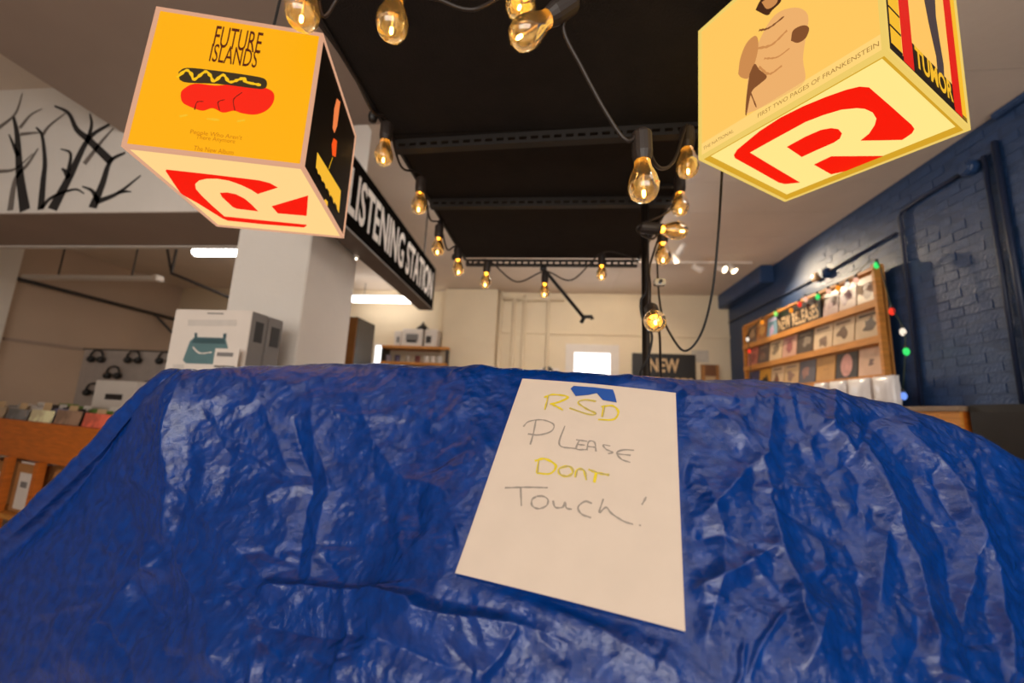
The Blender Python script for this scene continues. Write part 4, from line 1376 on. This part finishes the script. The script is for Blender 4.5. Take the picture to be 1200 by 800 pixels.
# counter beneath and black cabinet beside it
t = thing('wood_counter', 'orange planked wooden counter beneath the record display', 'counter', (2.75, 4.5, ZF))
MB().box((2.62, 2.98, .125), (XR - .04, 6.9, .16)).build('top', mat('grey_brown_top', (140, 118, 96), .5), t, bevel=.004)
yy = 3.0
while yy < 6.85:
    MB().box((2.64, yy, ZF), (2.66, min(yy + .148, 6.88), .125)).build('plank', M_wood, t)
    yy += .15
MB().box((2.66, 3.0, ZF), (XR - .05, 6.88, .125)).build('body', M_bin, t)
t = thing('black_cabinet', 'low black cabinet against the blue brick wall at the frame edge', 'cabinet', (2.85, 2.3, ZF))
MB().box((2.66, 1.5, ZF), (XR - .04, 2.96, .168)).build('body', M_black, t, bevel=.006)
MB().box((2.65, 1.55, -.8), (2.66, 2.2, .12)).build('door', M_blackmetal, t)
MB().box((2.65, 2.23, -.8), (2.66, 2.92, .12)).build('door', M_blackmetal, t)
t = thing('side_table', 'pale topped table edge just past the tarp at the frame edge', 'table', (2.2, 2.2, ZF))
MB().box((1.9, 1.75, -.19), (2.6, 2.5, -.155)).build('top', M_kraft, t, bevel=.004)
for (x, y) in ((1.93, 1.78), (2.53, 1.78), (1.93, 2.43), (2.53, 2.43)):
    MB().box((x, y, ZF), (x + .04, y + .04, -.19)).build('leg', M_wood, t)

# coloured fairy lights
LC = {'green': (60, 230, 110), 'red': (250, 60, 40), 'white': (255, 236, 214), 'orange': (255, 150, 40), 'lime': (150, 240, 110), 'pink': (255, 190, 160), 'blue': (120, 160, 255)}
FAIRY = [(1059, 463, 'blue', 'low on the near post'), (1062, 411, 'green', 'halfway up the near post'), (1058, 388, 'white', 'on the near post above the green one'), (1045, 364, 'red', 'on the near post beside the top shelf'),
         (1027, 310, 'green', 'at the near end of the top rail'), (1003, 328, 'pink', 'on the top rail over the second sleeve'), (993, 333, 'white', 'brightest on the top rail'), (982, 337, 'orange', 'on the top rail next to the brightest light'),
         (971, 341, 'pink', 'on top rail short of the small sign'), (958, 347, 'green', 'over the near end of the small sign'), (944, 350, 'pink', 'over the middle of the small sign'), (937, 356, 'red', 'over the small sign'),
         (927, 363, 'orange', 'over the far end of the small sign'), (909, 367, 'lime', 'over the light blue sleeve'), (893, 377, 'orange', 'over the orange sleeve'), (876, 397, 'white', 'high on the far post'),
         (878, 411, 'red', 'on the far post below the white one'), (881, 453, 'green', 'low on the far post')]
wire = []
for px, py, c, where in FAIRY:
    p = at(px, py, 0, XD - .075)
    e = thing('fairy_light', f'{c} fairy light {where} of the record display', 'fairy light', p, 'coloured lights on the record display')
    MB().lathe([(0, -.04), (.010, -.037), (.020, -.022), (.023, -.006), (.019, .012), (.012, .024), (0, .026)], p, n=12).build('bulb', emis('fairy_' + c, LC[c], 3.0 if where.startswith('brightest') else 1.1), e, smooth=True)
    MB().lathe([(.014, .024), (.015, .05), (0, .05)], p, n=10).build('socket', M_black, e)
    wire.append(p + Vector((0, 0, .05)))
cable('fairy_light_wire', 'thin green wire carrying the coloured lights round the record display', wire, .005, mat('green_wire', (30, 50, 34), .5), 'wire', 4)

# ------------------------------------------------------------------ paper sign plane (letter sheet)
PC = [Vector(p) for p in ((-.052, .61, .047), (.161, .574, .032), (.116, .400, -.182), (-.097, .436, -.167))]
pux = (PC[1] - PC[0]).normalized()
puy = (PC[0] - PC[3]).normalized()
pun = pux.cross(puy).normalized()
if pun.y > 0:
    pun = -pun
puy = pun.cross(pux).normalized()
if puy.z < 0:
    puy = -puy

# ------------------------------------------------------------------ blue tarpaulin
rng = np.random.RandomState(3)
PERM = rng.permutation(512)
GR = rng.normal(size=(512, 3))
GR /= np.linalg.norm(GR, axis=1)[:, None]


def perlin(P):
    I = np.floor(P).astype(int)
    F = P - I
    Uf = F * F * F * (F * (F * 6 - 15) + 10)
    out = 0
    for dx in (0, 1):
        for dy in (0, 1):
            for dz in (0, 1):
                hsh = PERM[(PERM[(PERM[(I[:, 0] + dx) & 511] + I[:, 1] + dy) & 511] + I[:, 2] + dz) & 511]
                gv = GR[hsh]
                d = F - np.array([dx, dy, dz])
                wgt = (Uf[:, 0] if dx else 1 - Uf[:, 0]) * (Uf[:, 1] if dy else 1 - Uf[:, 1]) * (Uf[:, 2] if dz else 1 - Uf[:, 2])
                out = out + wgt * (gv * d).sum(1)
    return out


# columns: pixel x at the crest; rows: crest, three rows down the front, skirt, floor, and behind: plateau, rear edge
cols = [  # (crest px,py,Y), (row1), (row2), (row3)
    ((205, 448, .72), (96, 556, .74), (0, 641, .76), (-130, 760, .80)),
    ((207, 446, .66), (110, 560, .70), (14, 660, .72), (-120, 800, .75)),
    ((210, 445, .62), (165, 560, .63), (110, 680, .63), (40, 800, .62)),
    ((214, 446, .615), (208, 560, .60), (202, 680, .575), (150, 800, .53)),
    ((250, 442, .63), (252, 560, .585), (254, 680, .53), (250, 800, .465)),
    ((310, 439, .655), (320, 560, .585), (325, 680, .515), (330, 800, .445)),
    ((400, 437, .67), (405, 560, .575), (410, 680, .50), (415, 800, .43)),
    ((500, 440, .655), (502, 560, .56), (505, 680, .485), (508, 800, .415)),
    ((600, 445, .63), (595, 560, .545), (590, 680, .47), (590, 800, .40)),
    ((700, 450, .61), (690, 560, .527), (685, 680, .455), (680, 800, .388)),
    ((800, 457, .595), (792, 560, .515), (790, 680, .445), (785, 800, .378)),
    ((900, 459, .61), (905, 560, .525), (910, 680, .45), (905, 800, .385)),
    ((985, 469, .63), (1000, 560, .55), (1010, 680, .475), (1010, 800, .405)),
    ((1060, 487, .635), (1085, 570, .57), (1105, 690, .50), (1110, 810, .43)),
    ((1120, 508, .635), (1165, 590, .585), (1195, 700, .53), (1210, 820, .46)),
    ((1170, 533, .64), (1240, 615, .605), (1290, 720, .56), (1320, 850, .50)),
    ((1215, 560, .66), (1310, 650, .65), (1380, 760, .62), (1430, 900, .57)),
    ((1230, 575, .72), (1340, 680, .74), (1430, 800, .74), (1500, 960, .72)),
]
NCc = len(cols)
ctrl = []
for j, (c0_, c1_, c2_, c3_) in enumerate(cols):
    R0 = [np.array(at(*q[:2], 1, q[2])) for q in (c0_, c1_, c2_, c3_)]
    cx_ = R0[0][0]
    back2 = np.array([cx_ * .96, 1.28, R0[0][2] * .5 - .05])
    back1 = np.array([cx_ * .98, 1.02, R0[0][2] * .7 + .0])
    back0 = np.array([cx_, R0[0][1] + .10, R0[0][2] + .000])
    rear = np.array([cx_ * 1.0, 1.36, -.5])
    rearf = np.array([cx_ * 1.0, 1.38, ZF + .012])
    dwn = R0[3] - R0[2]
    dh = np.array([dwn[0], dwn[1], 0])
    low1 = R0[3] + dh * .45 + np.array([0, 0, -.16])
    low2 = low1 + dh * .25 + np.array([0, 0, -.40])
    floor_ = np.array([low2[0] + dh[0] * .2, low2[1] + dh[1] * .2, ZF + .012])
    low2[2] = max(low2[2], ZF + .2)
    ctrl.append([rearf, rear, back2, back1, back0] + R0 + [low1, low2, floor_])
# wrap: side columns going to the rear
def side(col_src, sx):
    out = []
    for p in col_src:
        q = p.copy()
        q[1] = 1.20 + (q[1] - .7) * .25 if q[1] < 1.2 else q[1]
        out.append(q)
    return out
left_side = side(ctrl[0], -1)
right_side = side(ctrl[-1], 1)
ctrl = [left_side] + ctrl + [right_side]
CT = np.array(ctrl)                     # [col][row][3]


def cr_axis(A, subs):
    A = np.concatenate([2 * A[:1] - A[1:2], A, 2 * A[-1:] - A[-2:-1]], 0)
    out = []
    for i in range(1, len(A) - 2):
        p0_, p1_, p2_, p3_ = A[i - 1], A[i], A[i + 1], A[i + 2]
        for t_ in np.arange(subs[i - 1]) / subs[i - 1]:
            out.append(0.5 * (2 * p1_ + (p2_ - p0_) * t_ + (2 * p0_ - 5 * p1_ + 4 * p2_ - p3_) * t_ ** 2 + (3 * p1_ - p0_ - 3 * p2_ + p3_) * t_ ** 3))
    out.append(A[-2])
    return np.array(out)


csub = [8] + [34, 34, 34, 30, 40] + [52] * 9 + [40, 30, 24, ] + [8]
csub = csub[:len(CT) - 1]
while len(csub) < len(CT) - 1:
    csub.append(16)
rsub = [4, 5, 10, 24, 40, 72, 72, 72, 26, 8, 6]
G = cr_axis(CT, csub)
G = np.swapaxes(cr_axis(np.swapaxes(G, 0, 1), rsub), 0, 1)
nc_, nr_ = G.shape[:2]
Pm = G.reshape(-1, 3)


def normals(G):
    du = np.gradient(G, axis=0)
    dv_ = np.gradient(G, axis=1)
    n_ = np.cross(du, dv_)
    n_ /= np.linalg.norm(n_, axis=2)[:, :, None] + 1e-12
    return n_


N0 = normals(G)
sgn = 1 if (N0[nc_ // 2, int(nr_ * .6)] @ np.array([0, -1, 1])) > 0 else -1
N0 *= sgn
Nf = N0.reshape(-1, 3)
# coordinates along the cloth for the folds (pixel-like sheet coordinates of the flat drape)
U, Vv = project(np.where(Pm[:, 1:2] > .3, Pm, Pm + 1e-3))


def seg_dist(U, V, a, b):
    ax, ay = a
    bx, by = b
    L2 = (bx - ax) ** 2 + (by - ay) ** 2
    t_ = np.clip(((U - ax) * (bx - ax) + (V - ay) * (by - ay)) / L2, 0, 1)
    dx, dy = U - (ax + t_ * (bx - ax)), V - (ay + t_ * (by - ay))
    side_ = (bx - ax) * dy - (by - ay) * dx
    return np.hypot(dx, dy) * np.sign(side_ + 1e-9), t_


def sheet_mask(P, m_):
    r_ = P - np.array(PC[0])
    a_, b_ = r_ @ np.array(pux), r_ @ np.array(puy)
    k_ = np.clip(np.minimum.reduce([(a_ + m_) / m_, (.2159 + m_ - a_) / m_, (b_ + .2794 + m_) / m_, (min(m_, .05) - b_) / min(m_, .05)]), 0, 1)
    return k_ * k_ * (3 - 2 * k_), r_ @ np.array(pun)


# the drape lies against the back of the taped sheet
mk, dn0 = sheet_mask(Pm, .14)
Pm = Pm + np.array(pun)[None, :] * ((-.009 - dn0) * mk)[:, None]
G = Pm.reshape(nc_, nr_, 3)
Nf = (normals(G) * sgn).reshape(-1, 3)
disp = np.zeros(len(Pm))
warp = perlin(Pm * 12.0) * 12
warp2 = perlin(Pm * 12.0 + 31.7) * 12
Uw, Vw = U + warp, Vv + warp2


def fold(pts, amp, wd, sharp=1.6, skew=0.0):
    global disp
    best = np.full(len(U), 1e9)
    sd = np.zeros(len(U))
    acc = 0
    nseg = len(pts) - 1
    tt = np.zeros(len(U))
    for i in range(nseg):
        d, t_ = seg_dist(Uw, Vw, pts[i], pts[i + 1])
        m_ = np.abs(d) < best
        best = np.where(m_, np.abs(d), best)
        sd = np.where(m_, d, sd)
        tt = np.where(m_, (i + t_) / nseg, tt)
    wl = wd * np.where(sd > 0, 1 + skew, 1 - skew)
    prof = np.clip(1 - best / wl, 0, 1) ** sharp
    env = np.clip(np.minimum(tt, 1 - tt) * 6 + .25, 0, 1)
    disp += amp * prof * env


mm_ = .001
# ridges and valleys seen in the cloth
fold([(214, 447), (208, 560), (204, 640)], 12 * mm_, 26, 1.3, .4)
fold([(204, 640), (150, 700), (90, 790)], 14 * mm_, 46, 1.5)
fold([(180, 640), (130, 580), (20, 640)], -6 * mm_, 40, 1.6)
fold([(215, 640), (250, 700), (262, 790)], 12 * mm_, 38, 1.5)
fold([(235, 600), (300, 660), (345, 700)], 8 * mm_, 30)
fold([(300, 690), (400, 697), (500, 718), (640, 752)], 13 * mm_, 30, 1.4, .5)
fold([(300, 735), (420, 750), (560, 790)], -9 * mm_, 34)
fold([(350, 490), (362, 560), (350, 690)], -7 * mm_, 16)
fold([(372, 470), (384, 580), (366, 700)], 6 * mm_, 14)
fold([(300, 452), (330, 510), (350, 560)], 6 * mm_, 22)
fold([(420, 450), (440, 520), (470, 560), (540, 600)], 6 * mm_, 26)
fold([(240, 470), (270, 540), (250, 620)], -8 * mm_, 40)
fold([(470, 470), (520, 500), (560, 470)], 5 * mm_, 24)
fold([(560, 690), (700, 740), (800, 790)], 8 * mm_, 36)
fold([(830, 478), (890, 560), (905, 650), (960, 780)], 8.7 * mm_, 22, 1.4, -.3)
fold([(900, 480), (960, 560), (1000, 660), (1010, 790)], -4.1 * mm_, 24)
fold([(930, 470), (1010, 560), (1060, 660), (1085, 790)], 9.9 * mm_, 22, 1.4, -.4)
fold([(1000, 474), (1060, 540), (1100, 640), (1130, 790)], -4.1 * mm_, 22)
fold([(1050, 490), (1110, 560), (1150, 660), (1180, 790)], 8.7 * mm_, 20, 1.4, -.3)
fold([(1110, 510), (1170, 600), (1210, 720)], -3.1 * mm_, 20)
fold([(205, 452), (104, 548), (2, 642)], 9 * mm_, 16, 1.2)
fold([(985, 480), (1030, 600), (1020, 720)], 6 * mm_, 18, 1.3)
fold([(1120, 530), (1135, 620), (1120, 740)], 7 * mm_, 18, 1.3)
fold([(905, 470), (890, 540), (810, 620)], 6 * mm_, 22)
fold([(850, 520), (905, 600), (1000, 640)], -6 * mm_, 26)
fold([(905, 640), (850, 680), (805, 700)], 8 * mm_, 24)
fold([(820, 560), (840, 640), (830, 760)], 5 * mm_, 22)
fold([(910, 690), (960, 720), (940, 790)], 7 * mm_, 26)
fold([(640, 458), (760, 470), (900, 470)], 4 * mm_, 14)
r2_ = random.Random(11)
for k in range(150):                     # short random creases
    x0, y0 = r2_.uniform(20, 1180), r2_.uniform(455, 790)
    an = r2_.choice([r2_.uniform(-.5, .5), r2_.uniform(1.0, 2.1), r2_.uniform(0, 3.14)])
    ln = r2_.uniform(30, 110)
    xm, ym = x0 + math.cos(an) * ln / 2 + r2_.uniform(-10, 10), y0 + math.sin(an) * ln / 2 + r2_.uniform(-10, 10)
    fold([(x0, y0), (xm, ym), (x0 + math.cos(an) * ln, y0 + math.sin(an) * ln)], r2_.choice([-1, 1]) * r2_.uniform(1.2, 4.2) * mm_, r2_.uniform(6, 16), 1.2)


def ridged(P):
    return 1 - 2 * np.abs(perlin(P))


Q = Pm + np.stack([perlin(Pm * 14 + k * 7.3) for k in range(3)], 1) * .02
vis = np.clip((Pm[:, 2] + 1.0) / .4, .3, 1)
disp += vis * (ridged(Q * 6.0) * 5.0 + ridged(Q * 15 + 5) * 2.8 + ridged(Q * 36 + 9) * 2.0 + ridged(Q * 80 + 2) * 1.1 + ridged(Q * 160) * .6) * mm_
P2 = Pm + Nf * disp[:, None]
# keep the cloth just behind the taped sheet
mk, dn = sheet_mask(P2, .02)
P2 = P2 + np.array(pun)[None, :] * ((np.minimum(dn, -.0022) - dn) * mk)[:, None]
P2[:, 2] = np.maximum(P2[:, 2], ZF + .004)
mb = MB()
idx = np.arange(nc_ * nr_).reshape(nc_, nr_)
F_ = np.stack([idx[:-1, :-1], idx[1:, :-1], idx[1:, 1:], idx[:-1, 1:]], -1).reshape(-1, 4)
if sgn < 0:
    F_ = F_[:, ::-1]


def tarp_material():
    m = bpy.data.materials.new('blue_polyethylene_tarp')
    m.use_nodes = True
    nt = m.node_tree
    b = nt.nodes['Principled BSDF']
    tc = nt.nodes.new('ShaderNodeTexCoord')
    n1 = nt.nodes.new('ShaderNodeTexNoise')
    n1.inputs['Scale'].default_value = 60
    n1.inputs['Detail'].default_value = 5
    nt.links.new(tc.outputs['Object'], n1.inputs[0])
    rp = nt.nodes.new('ShaderNodeValToRGB')
    rp.color_ramp.elements[0].color = lin(0, 38, 100)
    rp.color_ramp.elements[1].color = lin(1, 52, 126)
    rp.color_ramp.elements[0].position, rp.color_ramp.elements[1].position = .3, .7
    nt.links.new(n1.outputs['Fac'], rp.inputs[0])
    nt.links.new(rp.outputs[0], b.inputs['Base Color'])
    b.inputs['Roughness'].default_value = 0.19
    b.inputs['Specular IOR Level'].default_value = 0.55
    b.inputs['IOR'].default_value = 1.5
    # crinkles and tape weave
    n2 = nt.nodes.new('ShaderNodeTexNoise')
    n2.inputs['Scale'].default_value = 260
    n2.inputs['Detail'].default_value = 4
    n2.inputs['Roughness'].default_value = .65
    n2.inputs['Distortion'].default_value = 1.2
    nt.links.new(tc.outputs['Object'], n2.inputs[0])
    wv = nt.nodes.new('ShaderNodeTexWave')
    wv.inputs['Scale'].default_value = 160
    wv.inputs['Distortion'].default_value = .6
    nt.links.new(tc.outputs['Object'], wv.inputs[0])
    mu = nt.nodes.new('ShaderNodeMath')
    mu.operation = 'MULTIPLY_ADD'
    mu.inputs[1].default_value = .06
    nt.links.new(wv.outputs['Fac'], mu.inputs[0])
    nt.links.new(n2.outputs['Fac'], mu.inputs[2])
    bp = nt.nodes.new('ShaderNodeBump')
    bp.inputs['Strength'].default_value = .46
    bp.inputs['Distance'].default_value = .0012
    nt.links.new(mu.outputs[0], bp.inputs['Height'])
    nt.links.new(bp.outputs[0], b.inputs['Normal'])
    return m


M_tarp = tarp_material()
me = bpy.data.meshes.new('tarpaulin')
org = np.array([0, .9, ZF])
me.from_pydata((P2 - org).tolist(), [], F_.tolist())
for p in me.polygons:
    p.use_smooth = True
me.materials.append(M_tarp)
tarp = bpy.data.objects.new('tarpaulin', me)
COL.objects.link(tarp)
tarp.location = (0, .9, ZF + H)
tag(tarp, 'crumpled blue plastic tarpaulin draped over a display in the foreground', 'tarpaulin')
sd_ = tarp.modifiers.new('thickness', 'SOLIDIFY')
sd_.thickness = .0008
sd_.offset = -1

# ------------------------------------------------------------------ paper sheet with handwriting, tape
t = thing('paper_notice', 'white paper sheet handwritten RSD PLEASE DONT TOUCH taped to the blue tarpaulin', 'paper', PC[3])
PF = (PC[0], pux, puy, pun)
corn = [((q - PC[0]).dot(pux), (q - PC[0]).dot(puy)) for q in PC]


def bend(a_, b_):
    """gentle curl of the sheet: a along the width, b down the length, both 0..1"""
    return .0022 * math.sin(math.pi * a_) + .003 * (b_ ** 3) * (1 - a_) + .0012 * math.sin(5 * b_ + 2 * a_)


nx_, ny_ = 16, 20
mb = MB()
vs = []
for i in range(nx_ + 1):
    for j in range(ny_ + 1):
        a_, b_ = i / nx_, j / ny_
        p = PC[0].lerp(PC[1], a_).lerp(PC[3].lerp(PC[2], a_), b_)
        vs.append(p + pun * bend(a_, b_))
mb.add(vs, [(i * (ny_ + 1) + j, i * (ny_ + 1) + j + 1, (i + 1) * (ny_ + 1) + j + 1, (i + 1) * (ny_ + 1) + j) for i in range(nx_) for j in range(ny_)])
M_paper = mat('copy_paper', (198, 182, 166), .75, var=.02, scale=30)
sheet = mb.build('sheet', M_paper, t, smooth=True)
M_yink = mat('yellow_marker_ink', (206, 184, 22), .6, var=.12, scale=200)
M_gink = mat('grey_pencil_marker', (146, 136, 126), .7, var=.12, scale=300)
YEL = {'R': [[(190, 110), (182, 150), (172, 186)], [(168, 120), (215, 106), (292, 120), (245, 146), (198, 156)], [(203, 155), (235, 170), (266, 189)]],
       'S': [[(437, 143), (380, 136), (345, 150), (388, 182), (437, 206), (400, 211), (300, 178)]],
       'D': [[(482, 165), (470, 225)], [(465, 172), (522, 166), (553, 196), (530, 236), (448, 238)]]}
DONT = {'D': [[(140, 448), (132, 512)], [(120, 450), (172, 440), (229, 475), (200, 516), (130, 513)]], 'O': [[(284, 478), (246, 492), (252, 520), (290, 530), (318, 510), (308, 484), (280, 477)]],
        'N': [[(330, 536), (342, 496), (375, 500), (388, 549)]], 'T': [[(398, 494), (450, 512), (506, 522)], [(440, 506), (428, 562)]]}
PLE = {'P': [[(126, 238), (112, 310), (96, 366)], [(60, 272), (90, 245), (160, 238), (217, 262), (205, 298), (140, 316), (84, 310)]], 'L': [[(276, 270), (248, 368), (336, 388)]],
       'E': [[(352, 342), (336, 388), (386, 393)], [(334, 342), (392, 350)], [(342, 366), (380, 370)]], 'A': [[(390, 396), (400, 352), (430, 355), (438, 402)], [(394, 376), (436, 381)]],
       'S': [[(512, 373), (476, 368), (490, 390), (524, 405), (500, 413)]], 'E2': [[(636, 393), (580, 392), (546, 408), (570, 440), (616, 456)], [(546, 413), (618, 419)]]}
TOU = {'T': [[(-36, 588), (80, 586), (187, 589)], [(46, 590), (50, 684)]], 'O': [[(128, 634), (106, 650), (106, 682), (140, 698), (180, 682), (188, 652), (165, 634), (130, 633)]], 'U': [[(214, 655), (226, 690), (264, 690), (276, 664), (284, 694), (312, 701)]],
       'C': [[(417, 670), (380, 660), (345, 690), (362, 725), (412, 744)]], 'H': [[(476, 646), (455, 716), (490, 690), (520, 722), (580, 760), (630, 776)]], 'mark': [[(699, 632), (690, 650), (676, 674)], [(662, 780), (672, 782)]]}


class Curl:
    pass


def stroke(mb, pts, wd, lift):
    q = smooth2(px2(PF, pts, 600, 440, 4.4444), 7)
    n = len(q)
    vs, fs = [], []
    for i, (x, y) in enumerate(q):
        x0, y0 = q[max(i - 1, 0)]
        x1, y1 = q[min(i + 1, n - 1)]
        l = math.hypot(x1 - x0, y1 - y0) or 1
        k = wd / 2 * (.8 + .2 * math.sin(i * .7 + x * 300))
        ex, ey = -(y1 - y0) / l * k, (x1 - x0) / l * k
        for s in (1, -1):
            xx, yy_ = x + ex * s, y + ey * s
            a_, b_ = min(1, max(0, xx / .2159)), min(1, max(0, -yy_ / .2794))
            vs.append(PF[0] + pux * xx + puy * yy_ + pun * (bend(a_, b_) + lift))
    for i in range(n - 1):
        fs.append((2 * i, 2 * i + 1, 2 * i + 3, 2 * i + 2))
    mb.add(vs, fs)


for word, D_, yw in (('RSD', YEL, 1), ('DONT', DONT, 1), ('PLEASE', PLE, 0), ('TOUCH', TOU, 0)):
    for key, strokes in D_.items():
        if yw:
            mb = MB()
            for s_ in strokes:
                stroke(mb, s_, .0036, .0007)
            mb.build('marker_letter', M_yink, t)
            mb = MB()
            for s_ in strokes[:1]:
                stroke(mb, [(x + 3, y + 1) for x, y in s_], .0011, .0011)
            mb.build('pencil_letter', M_gink, t)
        else:
            mb = MB()
            for s_ in strokes:
                stroke(mb, s_, .0025, .0007)
            mb.build('pencil_letter', M_gink, t)

# blue tape over the top edge
tp = px2(PF, [(306, 78), (322, 64), (430, 72), (526, 84), (536, 112), (545, 149), (500, 142), (472, 136), (442, 101), (400, 110), (332, 116)], 600, 440, 4.4444)
tpe = px2(PF, [(306, 78), (340, 40), (430, 52), (520, 62)], 600, 440, 4.4444)
o = MB().poly(tp, (PF[0] + pun * .0040, pux, puy, pun), .0005).build('masking_tape', mat('blue_masking_tape', (22, 72, 150), .5, var=.06))
tag(o, 'torn strip of blue masking tape holding the top of the paper sheet', 'tape')
